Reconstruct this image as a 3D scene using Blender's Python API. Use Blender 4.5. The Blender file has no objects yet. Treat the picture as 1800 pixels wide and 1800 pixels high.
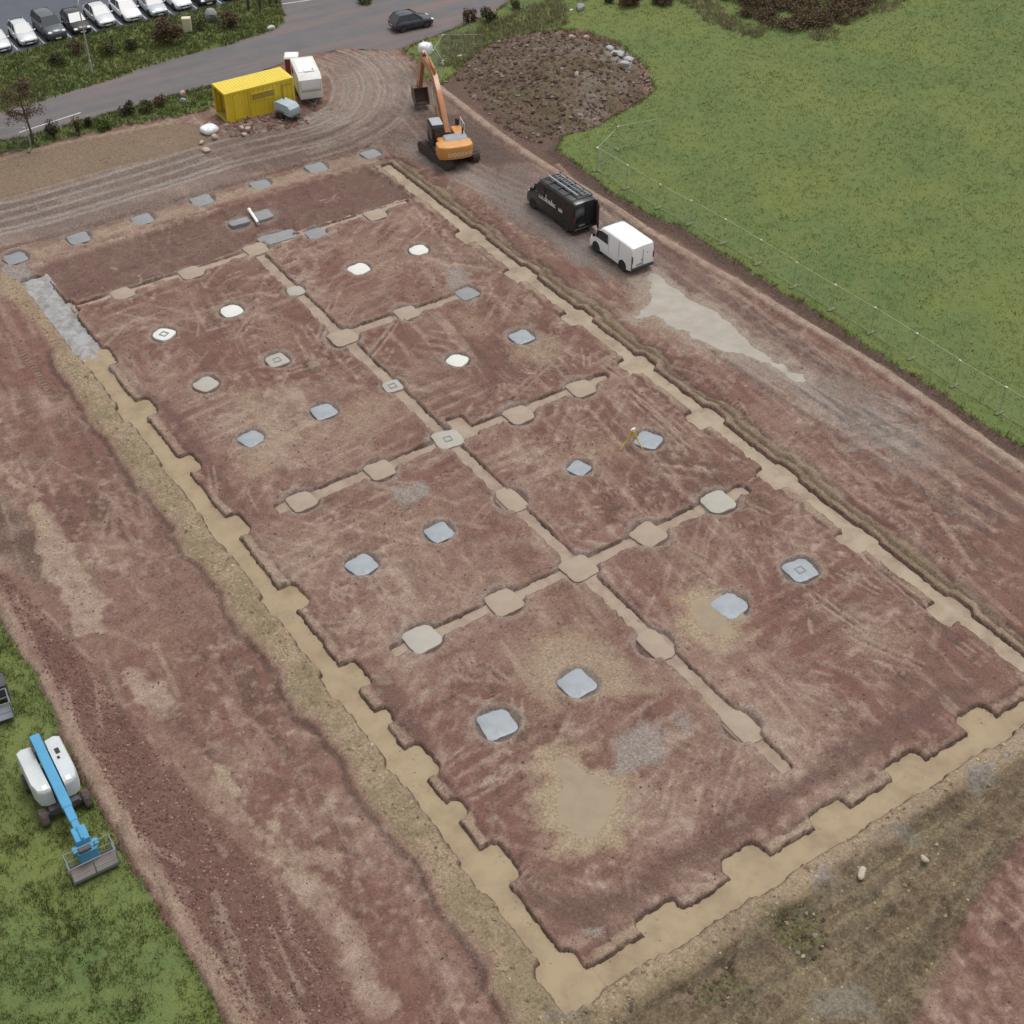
import bpy, bmesh, math, random
import numpy as np
from mathutils import Vector, Matrix
random.seed(7); RNG = np.random.default_rng(7)
R_ = math.radians
SC = bpy.context.scene
COL = SC.collection

# ---------------------------------------------------------------- camera, sky, sun, exposure
cam_d = bpy.data.cameras.new('camera'); cam = bpy.data.objects.new('camera', cam_d); COL.objects.link(cam)
cam_d.sensor_width = 36.0; cam_d.lens = 48.86; cam_d.clip_start = 0.5; cam_d.clip_end = 3000
right = Vector((0.832613, -0.553854, -0.001333)); down = Vector((-0.363734, -0.544986, -0.755439)); fwd = Vector((0.417677, 0.629472, -0.655218))
m3 = Matrix((right, -down, -fwd)).transposed()
cam.matrix_world = Matrix.Translation((-18.060, -87.868, 49.940)) @ m3.to_4x4()
SC.camera = cam
world = bpy.data.worlds.new('World'); SC.world = world; world.use_nodes = True
wn = world.node_tree; wn.nodes.clear()
sky = wn.nodes.new('ShaderNodeTexSky'); sky.sky_type = 'NISHITA'; sky.sun_disc = False
SUN_EL, SUN_AZ = 74.0, 75.0            # azimuth measured clockwise from +Y
sky.sun_elevation = R_(SUN_EL); sky.sun_rotation = R_(SUN_AZ); sky.dust_density = 4.0; sky.air_density = 1.0
hs = wn.nodes.new('ShaderNodeHueSaturation'); hs.inputs['Saturation'].default_value = 0.10   # cloud cover greys the sky
bg = wn.nodes.new('ShaderNodeBackground'); bg.inputs['Strength'].default_value = 0.14
wo = wn.nodes.new('ShaderNodeOutputWorld')
wn.links.new(sky.outputs[0], hs.inputs['Color']); wn.links.new(hs.outputs[0], bg.inputs[0]); wn.links.new(bg.outputs[0], wo.inputs[0])
sun_d = bpy.data.lights.new('sun', 'SUN'); sun_d.energy = 1.0; sun_d.angle = R_(26); sun_d.color = (1.0, 0.965, 0.92)
sun = bpy.data.objects.new('sun', sun_d); COL.objects.link(sun)
sd = Vector((math.sin(R_(SUN_AZ)) * math.cos(R_(SUN_EL)), math.cos(R_(SUN_AZ)) * math.cos(R_(SUN_EL)), math.sin(R_(SUN_EL))))
sun.rotation_euler = (-sd).to_track_quat('-Z', 'Y').to_euler(); sun.location = (0, 0, 80)
SC.view_settings.view_transform = 'Standard'; SC.view_settings.look = 'None'; SC.view_settings.gamma = 1.0
SC.view_settings.exposure = 0.26; SC.view_settings.use_curve_mapping = False

# ---------------------------------------------------------------- tagging
def tag(o, label=None, cat=None, group=None, kind=None):
    if label: o['label'] = label
    if cat: o['category'] = cat
    if group: o['group'] = group
    if kind: o['kind'] = kind
    return o

# ---------------------------------------------------------------- materials
MATS = {}
def nd(nt, t, **kw):
    n = nt.nodes.new(t)
    for k, v in kw.items(): setattr(n, k, v)
    return n
def new_mat(name):
    m = bpy.data.materials.new(name); m.use_nodes = True; nt = m.node_tree
    b = nt.nodes['Principled BSDF']; MATS[name] = m
    return m, nt, b
def noise(nt, scale, detail=3.0, rough=0.55, coord='Object'):
    tc = nd(nt, 'ShaderNodeTexCoord'); n = nd(nt, 'ShaderNodeTexNoise')
    n.inputs['Scale'].default_value = scale; n.inputs['Detail'].default_value = detail; n.inputs['Roughness'].default_value = rough
    nt.links.new(tc.outputs[coord], n.inputs['Vector']); return n.outputs['Fac']
def mapr(nt, src, a, b, c, d):
    n = nd(nt, 'ShaderNodeMapRange'); n.inputs[1].default_value = a; n.inputs[2].default_value = b
    n.inputs[3].default_value = c; n.inputs[4].default_value = d
    nt.links.new(src, n.inputs[0]); return n.outputs[0]
def mixc(nt, fac, a, b, mode='MIX'):
    n = nd(nt, 'ShaderNodeMix', data_type='RGBA', blend_type=mode)
    for sock, v in ((n.inputs[0], fac), (n.inputs[6], a), (n.inputs[7], b)):
        if isinstance(v, (int, float)): sock.default_value = v
        elif isinstance(v, tuple): sock.default_value = (*v, 1.0)
        else: nt.links.new(v, sock)
    return n.outputs[2]
def mth(nt, op, a, b=None, clamp=False):
    n = nd(nt, 'ShaderNodeMath', operation=op); n.use_clamp = clamp
    for i, v in enumerate((a, b)):
        if v is None: continue
        if isinstance(v, (int, float)): n.inputs[i].default_value = v
        else: nt.links.new(v, n.inputs[i])
    return n.outputs[0]
def bump(nt, b, h, strength, dist):
    n = nd(nt, 'ShaderNodeBump'); n.inputs['Strength'].default_value = strength; n.inputs['Distance'].default_value = dist
    nt.links.new(h, n.inputs['Height']); nt.links.new(n.outputs[0], b.inputs['Normal'])
def simple(name, col, rough=0.6, metal=0.0, dirt=0.25, dcol=None, scale=1.5, bmp=0.0, bscale=20.0, coat=0.0, spec=0.5):
    """paint / plastic / metal / stone with worn and dirty patches of its own"""
    m, nt, b = new_mat(name)
    dcol = dcol or tuple(c * 0.55 + s * 0.45 for c, s in zip(col, (0.16, 0.11, 0.085)))
    f = noise(nt, scale, 4.0, 0.65); f2 = mapr(nt, f, 0.42, 0.72, 0.0, dirt * 2.2)
    c = mixc(nt, f2, col, dcol); nt.links.new(c, b.inputs['Base Color'])
    r = mapr(nt, f, 0.3, 0.75, rough * 0.85, min(1.0, rough + 0.25)); nt.links.new(r, b.inputs['Roughness'])
    b.inputs['Metallic'].default_value = metal; b.inputs['Coat Weight'].default_value = coat; b.inputs['Specular IOR Level'].default_value = spec
    if bmp: bump(nt, b, noise(nt, bscale, 4.0), bmp, 0.02)
    return m

# ---------------------------------------------------------------- terrain grid
X0, X1, Y0, Y1, DX = -25.0, 100.0, -82.0, 55.0, 0.1
NX, NY = int((X1 - X0) / DX) + 1, int((Y1 - Y0) / DX) + 1
gx = (X0 + DX * np.arange(NX)).astype(np.float32); gy = (Y0 + DX * np.arange(NY)).astype(np.float32)
XX, YY = np.meshgrid(gx, gy)            # [iy, ix]
_tab = RNG.random((512, 512)).astype(np.float32)
def vnoise(x, y, s=0):
    x = x + 137.3 * s + 911; y = y + 71.9 * s + 733
    ix = np.floor(x).astype(np.int32); iy = np.floor(y).astype(np.int32)
    fx = x - ix; fy = y - iy; fx = fx * fx * (3 - 2 * fx); fy = fy * fy * (3 - 2 * fy)
    a = _tab[iy & 511, ix & 511]; b = _tab[iy & 511, (ix + 1) & 511]; c = _tab[(iy + 1) & 511, ix & 511]; d = _tab[(iy + 1) & 511, (ix + 1) & 511]
    return a + (b - a) * fx + (c - a) * fy + (a - b - c + d) * fx * fy
def fbm(x, y, sc, oct_=4, s=0, gain=0.5):
    t = 0.0; amp = 1.0; tot = 0.0; f = 1.0 / sc
    for o in range(oct_):
        t = t + amp * vnoise(x * f, y * f, s + 7 * o); tot += amp; amp *= gain; f *= 2.03
    return t / tot
def sstep(a, b, x):
    t = np.clip((x - a) / (b - a), 0, 1); return t * t * (3 - 2 * t)
def window(pts, m):
    p = np.array(pts); x0, y0 = p.min(0) - m; x1, y1 = p.max(0) + m
    return (slice(max(0, int((y0 - Y0) / DX)), max(1, min(NY, int((y1 - Y0) / DX) + 2))), slice(max(0, int((x0 - X0) / DX)), max(1, min(NX, int((x1 - X0) / DX) + 2))))
def pdist(x, y, pts, closed=False):
    d = np.full(x.shape, 1e9, np.float32); pts = list(pts)
    if closed: pts = pts + [pts[0]]
    for (ax, ay), (bx, by) in zip(pts[:-1], pts[1:]):
        ux, uy = bx - ax, by - ay; L = ux * ux + uy * uy + 1e-9
        t = np.clip(((x - ax) * ux + (y - ay) * uy) / L, 0, 1)
        d = np.minimum(d, (x - ax - t * ux) ** 2 + (y - ay - t * uy) ** 2)
    return np.sqrt(d)
def inside(x, y, poly):
    r = np.zeros(x.shape, bool); n = len(poly)
    for i in range(n):
        (ax, ay), (bx, by) = poly[i], poly[(i + 1) % n]
        if ay == by: continue
        c = ((ay > y) != (by > y)) & (x < (bx - ax) * (y - ay) / (by - ay) + ax); r ^= c
    return r
def psdf(poly, m=2.0):
    w = window(poly, m); x, y = XX[w], YY[w]
    d = pdist(x, y, poly, True); return w, np.where(inside(x, y, poly), -d, d)
# world-scale noises used everywhere
N_big = fbm(XX, YY, 9.0, 3, 1); N_mid = fbm(XX, YY, 2.4, 4, 2); N_sml = fbm(XX, YY, 0.7, 3, 3); N_fin = fbm(XX, YY, 0.28, 2, 4)
WOB = (N_sml - 0.5) * 0.5 + (N_mid - 0.5) * 0.7

H = 0.16 * (N_mid - 0.5) + 0.09 * (N_sml - 0.5) + 0.05 * (N_fin - 0.5)
zero = lambda: np.zeros((NY, NX), np.float32)
SAND, PALE, GREY, LOAM_SHADE, OLIVE, WET_SHADE = zero(), zero(), zero(), zero(), zero(), zero()
def patch(poly, arr, val, soft=0.6, wob=1.2, brk=0.0, setto=False):
    w, d = psdf(poly, soft + 1.5); d = d + WOB[w] * wob
    f = 1 - sstep(-soft, soft * 0.5, d)
    if brk: f = f * np.clip(1 - brk + brk * 2.4 * (N_sml[w] * 0.5 + N_mid[w] * 0.5 - 0.18), 0, 1)
    arr[w] = arr[w] * (1 - f) + val * f if setto else np.maximum(arr[w], val * f)
    return w, f
def line(pts, wd, dh=0.0, arr=None, val=0.0, wob=0.3, brk=0.4):
    w = window(pts, wd * 2 + 0.6); d = pdist(XX[w], YY[w], pts) + WOB[w] * wob
    f = (1 - sstep(wd * 0.35, wd, np.abs(d))) * np.clip(1 - brk + brk * 2.6 * (N_mid[w] - 0.2), 0, 1)
    if dh: H[w] += dh * f
    if arr is not None: arr[w] = np.maximum(arr[w], val * f)
def offs(pts, o):
    p = np.array(pts, float); t = np.gradient(p, axis=0); t /= np.linalg.norm(t, axis=1)[:, None] + 1e-9
    return [tuple(q) for q in p + np.c_[-t[:, 1], t[:, 0]] * o]
def dens(pts, n=8):
    p = np.array(pts, float); k = len(p); t = np.linspace(0, k - 1, (k - 1) * n + 1)
    q = np.c_[np.interp(t, range(k), p[:, 0]), np.interp(t, range(k), p[:, 1])]
    for _ in range(n): q[1:-1] = (q[:-2] + q[1:-1] * 2 + q[2:]) / 4
    return [tuple(a) for a in q]

BX, BY = 4.76, 6.5                     # column grid of the foundations, metres
# ---------------------------------------------------------------- zones
road_near = [(-8.40,19.08), (4.80,19.84), (7.46,19.50), (9.36,19.58), (13.25,19.73), (16.18,19.69), (19.40,20.17), (21.73,20.22), (25.71,20.31), (30.56,21.35), (33.97,21.44), (36.54,20.92), (39.67,18.22), (44.20,18.87), (48.90,19.55), (53.96,21.49), (60.26,23.97), (84.07,32.30)]
road_far = [(-6.93,25.33), (6.56,25.22), (9.44,25.24), (13.06,25.76), (16.71,26.06), (20.19,26.99), (24.07,27.33), (27.90,27.32), (32.12,27.91), (33.91,28.62)]
road_far2 = [(43.11,29.62), (46.46,28.94), (52.87,28.93), (78.94,35.75)]
side_l = [(33.91,28.62), (35.10,30.43), (36.65,34.47), (39.68,43.38)]
side_r = [(45.85,39.24), (42.75,31.43), (43.11,29.62)]
road_poly = road_near + road_far2[::-1] + side_r[::-1] + side_l[::-1] + road_far[::-1]
park_edge = [(-4.39,36.09), (10.18,36.33), (13.24,36.23), (16.49,36.50), (19.77,36.66), (23.67,36.78), (27.57,36.64), (30.81,36.15), (33.21,36.25), (34.93,37.37), (41.11,42.42)]
park_poly = park_edge + [(47.01,84.85), (-4.45,85.13)]
fieldR = [(40.41,-6.11), (40.28,-7.98), (39.91,-12.91), (40.01,-17.65), (40.81,-21.26), (40.90,-23.99), (41.01,-28.97), (41.27,-30.97), (41.17,-33.86), (41.25,-38.00), (41.15,-42.09), (41.42,-45.15), (41.08,-48.62), (41.32,-51.83), (41.39,-57.75), (52.29,-62.67), (137.15,-14.07), (79.50,47.19), (58.03,23.66), (52.74,20.61), (48.47,18.87), (44.49,18.36), (40.05,17.37), (40.26,16.04), (38.88,11.21), (38.78,8.80), (41.60,10.79), (45.10,13.09), (48.77,14.57), (52.20,14.14), (55.08,12.84), (56.34,11.05), (56.97,8.46), (56.62,5.07), (55.45,1.52), (53.38,-1.91), (50.91,-3.17), (48.38,-3.79), (45.30,-4.85), (42.29,-4.53)]
fieldL = [(-15.47,-17.44), (-12.34,-32.69), (-12.34,-34.44), (-12.16,-36.84), (-12.13,-39.39), (-12.36,-41.72), (-12.45,-44.03), (-12.45,-45.93), (-12.45,-47.76), (-12.39,-50.07), (-12.21,-52.68), (-12.17,-54.92), (-12.18,-57.16), (-12.10,-59.08), (-12.19,-62.25), (-25.85,-54.93), (-25.02,-29.06)]
verge_near = [(-4.54,17.90), (4.23,18.10), (6.78,17.56), (10.03,17.54), (13.74,17.26), (17.80,16.43), (20.21,16.22), (21.33,16.24), (23.09,20.13), (21.73,20.22), (19.40,20.17), (16.18,19.69), (13.25,19.73), (9.36,19.58), (7.46,19.50), (4.80,19.84), (-6.28,19.28)]
verge_far = road_far + [(35.10,30.43), (36.65,34.47), (39.68,43.38)] + park_edge[::-1][1:]
verge_top = [(45.85,39.24), (42.75,31.43), (43.11,29.62), (46.46,28.94), (52.87,28.93), (65.65,38.09)]
tan_strip = [(-4.74,17.16), (3.92,17.15), (8.48,17.14), (12.97,16.54), (17.46,15.64), (19.33,14.02), (18.95,10.97), (17.06,10.22), (12.79,10.19), (8.29,10.40), (4.27,10.28), (1.64,10.15), (-6.57,10.23)]

# ---------------------------------------------------------------- site soil: colour families and relief
in_bld = (XX > -0.5) & (XX < 28.6) & (YY > -65.5) & (YY < 0.5)
def streak(ang, along, across, sd):
    c, q = math.cos(ang), math.sin(ang); u, v = XX * c + YY * q, -XX * q + YY * c
    v = v + (N_mid - .5) * .5
    return fbm(u / along, v / across, 1.0, 3, sd)
stre1 = streak(R_(5), 3.6, .42, 11); stre2 = streak(R_(84), 4.2, .40, 12); stre3 = streak(R_(-52), 3.0, .38, 13); stre4 = streak(R_(38), 2.6, .36, 14)
msk = fbm(XX, YY, 6.5, 2, 15); msk2 = fbm(XX, YY, 4.8, 2, 16); ROUGH = sstep(.42, .62, fbm(XX, YY, 5.0, 3, 17))
s_in = np.clip((stre1 - .55) * 4, 0, .9) * sstep(.45, .6, msk) + np.clip((stre2 - .55) * 4, 0, .9) * sstep(.45, .6, 1 - msk) + np.clip((stre3 - .57) * 4, 0, .8) * sstep(.5, .62, msk2) + np.clip((stre4 - .58) * 4, 0, .7) * sstep(.52, .64, 1 - msk2)
s_out = np.clip((stre2 - .54) * 3.2, 0, .7) * sstep(.35, .6, msk) + np.clip((stre4 - .58) * 3, 0, .5) * sstep(.5, .62, msk2)
d_in = np.clip((.42 - stre1) * 3, 0, .6) * sstep(.45, .6, msk) + np.clip((.42 - stre2) * 3, 0, .6) * sstep(.45, .6, 1 - msk)
PALE += np.where(in_bld, 1.0, 0.6) * np.clip((N_big - 0.44) * 1.7, 0, 0.45) + np.clip((N_mid - 0.55) * 1.6, 0, 0.4) + np.where(in_bld, s_in, s_out) * .62
LOAM_SHADE += np.where(in_bld, d_in, np.clip((.42 - stre2) * 2.5, 0, .5)) * .8
H += np.where(in_bld, 0.05 * (stre1 - 0.5) + 0.06 * (stre2 - 0.5) + .05 * (stre3 - .5), 0.05 * (stre2 - 0.5))
SPK = fbm(XX, YY, 0.34, 2, 41)
PALE += np.clip((SPK - 0.55) * 2.2, 0, 0.6) * ROUGH
LOAM_SHADE += np.clip((0.42 - SPK) * 2.2, 0, 0.5) * (.2 + .8 * ROUGH)
H += 0.09 * (SPK - 0.5) * (.25 + ROUGH)
LOAM_SHADE += np.clip((0.42 - N_big) * 1.1, 0, 0.3) + np.clip((0.4 - N_mid) * 0.9, 0, 0.25)
# bay nearest the road, freshly dug, darker and a little lower
w, f = patch([(0.64,-0.21), (26.90,0.41), (27.98,-6.32), (19.68,-5.86), (14.36,-5.69), (9.44,-6.09), (3.66,-6.18), (1.19,-5.38)], LOAM_SHADE, 0.28, 0.3, 0.4)
H[w] -= 0.26 * f; PALE[w] *= 1 - 0.8 * f; WET_SHADE[w] = np.maximum(WET_SHADE[w], 0.28 * f)
# haul road along the far side, grey and rutted
haul = [(-6.35,11.06), (1.64,10.15), (4.27,10.28), (8.29,10.40), (12.79,10.19), (17.06,10.22), (19.27,11.36), (20.86,12.12), (26.05,10.27), (29.26,10.93), (32.79,18.12), (36.00,20.98), (39.54,18.00), (40.05,15.88), (38.67,10.66), (38.67,8.34), (38.00,0.66), (38.09,-6.51), (38.41,-10.62), (38.64,-16.03), (37.76,-25.02), (31.87,-28.79), (33.21,-21.98), (32.15,-16.63), (31.96,-9.50), (30.78,-3.32), (29.69,1.77), (28.20,2.76), (23.83,3.02), (18.84,2.69), (14.16,2.61), (9.18,2.45), (4.44,2.38), (-0.83,2.59), (-8.44,3.19)]
w, f = patch(haul, GREY, 0.45, 1.6, 2.0, 0.55); LOAM_SHADE[w] = np.maximum(LOAM_SHADE[w], 0.6 * f * sstep(.3, .6, 1 - N_mid[w])); PALE[w] *= 1 - 0.5 * f; WET_SHADE[w] = np.maximum(WET_SHADE[w], 0.55 * f * sstep(.35, .65, 1 - N_mid[w]))
hl = dens([(-3.98,8.01), (0.85,7.73), (5.02,7.48), (9.49,7.65), (14.13,7.83), (19.04,8.19), (22.79,7.80), (26.62,7.41), (29.61,8.14)])
for o, g_, dh in ((-1.5, 0.9, -0.09), (-0.9, 0.2, 0.05), (-0.2, 0.8, -0.07), (0.5, 0.2, 0.05), (1.1, 0.9, -0.10), (1.7, 0.4, 0.05), (2.3, 0.8, -0.07), (-2.2, 0.7, -0.05), (3.0, 0.5, 0.04)):
    line(offs(hl, o), 0.38, dh, PALE if g_ > 0.6 else LOAM_SHADE, 0.95 if g_ > 0.6 else 0.85, 0.4, 0.6)
    line(offs(hl, o + .25), 0.2, 0, WET_SHADE, 0.8, 0.5, 0.8)
    if g_ > .6: line(offs(hl, o), .3, 0, GREY, 1.0, .4, .45)
# turning tracks at the entrance
arc = dens([(35.02,20.74), (35.77,18.45), (35.58,15.54), (34.56,12.72), (32.72,9.92), (30.63,8.09), (28.63,7.30), (26.53,6.74), (24.28,6.80)], 10)
for k in range(-5, 7):
    o_ = k * 0.62 + 0.16 * math.sin(k * 2.7); line(offs(arc, o_), 0.2 + 0.1 * abs(math.sin(k * 1.9)), -0.05, PALE, 0.6 + 0.35 * math.sin(k * 4.1) ** 2, 0.3, 0.75); line(offs(arc, o_ + 0.31), 0.2, 0.04, LOAM_SHADE, 0.45, 0.3, 0.75)
w, f = patch([(34.42,20.69), (37.57,19.63), (38.31,15.87), (37.17,10.98), (33.75,7.93), (30.51,6.91), (27.72,7.54), (30.81,13.87)], PALE, .45, 1.2, 1.5, .5); GREY[w] = np.maximum(GREY[w], .4 * f); LOAM_SHADE[w] *= 1 - .5 * f; WET_SHADE[w] *= 1 - .6 * f
for k in range(-5, 6, 2): line(offs(arc, k * .62), .2, 0, GREY, .9, .3, .7)
arc2 = dens([(37.14,18.87), (36.31,14.34), (35.51,10.05), (35.03,6.42), (34.57,2.95), (32.73,-3.49), (33.41,-7.27), (34.42,-11.14)], 8)
for k in range(-2, 3): line(offs(arc2, k * 0.75), 0.26, -0.05, PALE, 0.7, 0.2, 0.6)
w, f = patch([(16.69,10.46), (21.19,10.68), (27.44,8.97), (28.97,7.94), (33.21,7.00), (33.81,3.46), (33.82,-4.22), (30.78,-3.32), (29.69,1.77), (24.20,2.78), (18.12,3.17)], LOAM_SHADE, .75, 1.6, 2.5, .4); WET_SHADE[w] = np.maximum(WET_SHADE[w], .45 * f); GREY[w] *= 1 - .5 * f; PALE[w] *= 1 - .35 * f
w, f = patch([(35.50,6.75), (37.86,3.89), (37.85,-3.70), (37.91,-6.39), (35.38,-5.83), (32.73,-3.49), (32.52,1.29)], LOAM_SHADE, .9, .8, 1.5, .2); WET_SHADE[w] = np.maximum(WET_SHADE[w], .5 * f); GREY[w] *= 1 - .8 * f; PALE[w] *= 1 - .7 * f
w = window(hl, 5); WET_SHADE[w] *= 1 - .75 * np.clip(PALE[w], 0, 1); LOAM_SHADE[w] *= 1 - .6 * np.clip(PALE[w], 0, 1)
# right-hand strip beside the field
rs = dens([(31.51,-2.11), (32.09,-8.53), (32.05,-14.62), (31.58,-20.89), (31.36,-27.63), (31.05,-34.46), (31.06,-40.85), (31.24,-47.41), (31.24,-54.34), (31.56,-60.27)], 4)
for o, dh, a_, v in ((0.4, 0.06, OLIVE, 0.45), (1.0, -0.12, LOAM_SHADE, 0.45), (1.5, 0.08, SAND, 0.5), (2.2, -0.08, LOAM_SHADE, 0.5), (2.8, 0.05, PALE, 0.5)): pass
tr = dens([(37.89,-11.35), (36.37,-20.40), (36.37,-26.75), (35.98,-34.71), (36.17,-40.79), (36.77,-47.31), (37.11,-55.47)], 5)
for k in range(-4, 4): line(offs(tr, k * 0.8 + 0.2 * math.sin(k * 3)), 0.34, 0.06 * (-1) ** k, PALE if k % 2 else WET_SHADE, 0.8, 0.6, 0.75)
patch([(34.30,-36.63), (36.96,-38.41), (38.80,-45.34), (37.62,-49.17), (34.46,-49.55), (33.45,-45.10), (32.85,-41.37)], GREY, 0.6, 1.6, 3.0, 0.8)
patch([(36.37,-38.01), (38.46,-40.88), (37.26,-44.99), (35.00,-43.48)], PALE, 0.7, 1.0, 3.0, 0.8)
patch([(36.69,-44.61), (38.05,-46.52), (35.60,-48.45), (34.34,-46.98)], PALE, 1.0, 0.4, 1.5, 0.3)
patch([(39.28,-33.74), (39.33,-39.99), (39.51,-46.49), (39.03,-53.81), (37.87,-54.82), (37.17,-46.92), (37.42,-39.45), (37.63,-35.03)], LOAM_SHADE, 0.45, 0.6, 1.2, 0.4)
patch([(35.92,5.19), (38.35,2.92), (37.62,-5.63), (35.64,-5.44), (35.51,-0.71)], LOAM_SHADE, 0.8, 0.5, 0.8)
patch([(32.05,-14.62), (34.17,-17.98), (33.86,-22.42), (31.58,-20.89)], GREY, 0.8, 0.8, 1.0, 0.3)
patch([(34.18,-4.47), (36.06,-7.95), (35.73,-15.10), (36.09,-22.08), (36.14,-23.94), (32.97,-23.60), (31.69,-20.06), (31.71,-14.40), (32.09,-8.53)], WET_SHADE, 0.6, 0.9, 1.6, 0.4)
patch([(38.55,-22.79), (38.63,-29.98), (38.86,-37.41), (38.92,-43.34), (37.35,-42.99), (36.08,-37.82), (35.76,-32.19), (35.73,-26.32)], WET_SHADE, 0.45, 0.8, 1.6, 0.5)
for q in ([(35.74,-38.70), (37.05,-45.19)], [(35.19,-37.22), (34.95,-45.44)], [(37.58,-40.29), (39.37,-45.72)], [(35.06,-41.46), (35.98,-48.07)], [(34.39,-45.07), (38.33,-46.71)], [(33.08,-45.49), (36.77,-47.31)]):
    for o in (-.45, 0, .45): line(offs(dens(q), o), 0.2, -0.05, (PALE, WET_SHADE, GREY)[int(o * 2.3) % 3], 0.9, 0.5, 0.7)
for q in ([(37.79,-35.92), (38.01,-39.85)], [(36.12,-39.32), (38.50,-43.76)], [(33.68,-52.02), (33.93,-56.68)], [(31.06,-48.50), (32.97,-52.70)], [(31.74,-56.29), (32.96,-58.68)], [(30.89,-51.32), (30.42,-57.50)]):
    for o in (-0.5, 0, 0.5): line(offs(dens(q), o), 0.14, -0.05, LOAM_SHADE if o else PALE, 0.5, 0.5, 0.5)
w, f = patch([(35.49,-23.50), (36.37,-26.75), (36.41,-34.22), (37.87,-40.49), (38.53,-46.51), (37.53,-50.99), (34.62,-50.27), (33.45,-45.10), (32.59,-39.11), (31.65,-32.59), (30.94,-28.17)], PALE, .62, 1.6, 3.0, .45); GREY[w] = np.maximum(GREY[w], .45 * f * (N_mid[w] > .45)); LOAM_SHADE[w] *= 1 - .5 * f  # broad pale grey patch: wet sheen of the strip painted as colour
w, f = patch([(32.28,2.65), (34.18,-4.47), (34.98,-12.55), (35.23,-20.58), (35.35,-24.31), (32.33,-23.17), (31.70,-17.28), (31.50,-10.23), (30.78,-3.32), (30.06,1.52)], GREY, .75, 1.2, 2.2, .5); PALE[w] = np.maximum(PALE[w], .5 * f * (stre2[w] > .5)); LOAM_SHADE[w] *= 1 - .4 * f  # grey with pale streaks: sheen around the vans put into the colour
# pale kerb-like ridge of packed clay between the haul strip and the field, dark topsoil cut beside it
ridge = dens([(38.79,8.53), (38.73,6.17), (38.39,1.26), (38.23,-3.13), (38.29,-7.77), (38.71,-14.53), (38.78,-19.90), (39.12,-25.21), (39.57,-30.61), (39.83,-35.31), (40.21,-40.58), (40.14,-45.89), (39.82,-53.13), (39.70,-57.20)], 4)
w = window(ridge, 3.0); d = pdist(XX[w], YY[w], ridge) + WOB[w] * 0.25
f = 1 - sstep(0.16, 0.42, d); H[w] += 0.22 * (1 - sstep(0.12, 0.6, d)); PALE[w] = np.where(f > 0.02, np.maximum(PALE[w] * (1 - f), 1.0 * f), PALE[w]); LOAM_SHADE[w] *= 1 - f; GREY[w] *= 1 - f
bank = dens(fieldR[:14], 3)
w = window(bank, 4.0); d = pdist(XX[w], YY[w], bank) + WOB[w] * 0.5
f = 1 - sstep(0.85, 1.25, d); LOAM_SHADE[w] = np.maximum(LOAM_SHADE[w], f * 1.0); PALE[w] *= 1 - f; GREY[w] *= 1 - f; SAND[w] *= 1 - f
# outer edge of the site on the left: smooth pale bund against the grass
bund = dens([(-12.01,-26.02), (-11.88,-31.29), (-11.85,-34.68), (-11.70,-37.94), (-11.79,-41.28), (-11.94,-44.57), (-11.75,-47.50), (-11.81,-50.63), (-11.53,-53.46), (-11.53,-56.26), (-11.53,-58.89), (-11.59,-60.52)], 4)
w = window(bund, 2.5); d = pdist(XX[w], YY[w], bund) + WOB[w] * 0.45
f = 1 - sstep(0.25, 0.55, d); H[w] += 0.3 * (1 - sstep(0.1, 0.75, d)); PALE[w] = np.where(f > 0.05, PALE[w] * (1 - f) + 0.62 * f, PALE[w]); SAND[w] = np.maximum(SAND[w], 0.25 * f * (N_mid[w] > 0.4)); LOAM_SHADE[w] *= 1 - f
# pale silt flats on the left strip
for q, v in (([(-8.97,-16.12), (-7.99,-19.35), (-7.75,-22.59), (-7.52,-25.68), (-7.22,-28.40), (-7.25,-31.85), (-8.07,-34.81), (-9.22,-35.49), (-9.01,-31.19), (-8.73,-28.22), (-8.38,-25.39), (-8.49,-20.88)], 0.95), ([(-8.23,-39.37), (-7.42,-40.58), (-7.08,-42.54), (-7.81,-42.90), (-8.59,-41.32)], 0.85), ([(-7.62,-45.08), (-6.98,-49.21), (-6.39,-52.51), (-5.70,-55.37), (-5.69,-58.30), (-6.24,-61.56), (-7.62,-61.78), (-6.74,-56.33), (-7.26,-52.63), (-7.87,-49.36)], 0.5), ([(-7.56,-52.43), (-6.38,-53.56), (-6.23,-55.36), (-7.00,-55.83), (-7.42,-54.56)], 0.9), ([(-7.31,-46.29), (-6.23,-47.60), (-6.72,-48.05), (-6.56,-49.49), (-5.99,-51.71), (-5.84,-53.57), (-6.52,-52.77), (-7.17,-50.19), (-7.34,-48.21)], .8), ([(-6.15,-56.72), (-5.95,-57.81), (-6.25,-59.77), (-6.42,-61.44), (-7.16,-60.94), (-6.96,-58.70)], .7), ([(-7.34,-31.27), (-7.41,-34.27), (-8.33,-37.02), (-8.75,-35.80), (-8.30,-32.18)], .8), ([(-5.44,-52.79), (-4.63,-54.38), (-5.04,-56.15), (-5.64,-54.74)], .5)):
    w, f = patch(q, PALE, min(1, v * 1.25), 0.3, 2.2, 0.1); WET_SHADE[w] *= 1 - f; SAND[w] = np.maximum(SAND[w], 0.5 * f * v * (N_mid[w] > 0.46)); LOAM_SHADE[w] *= 1 - 0.8 * f
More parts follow.
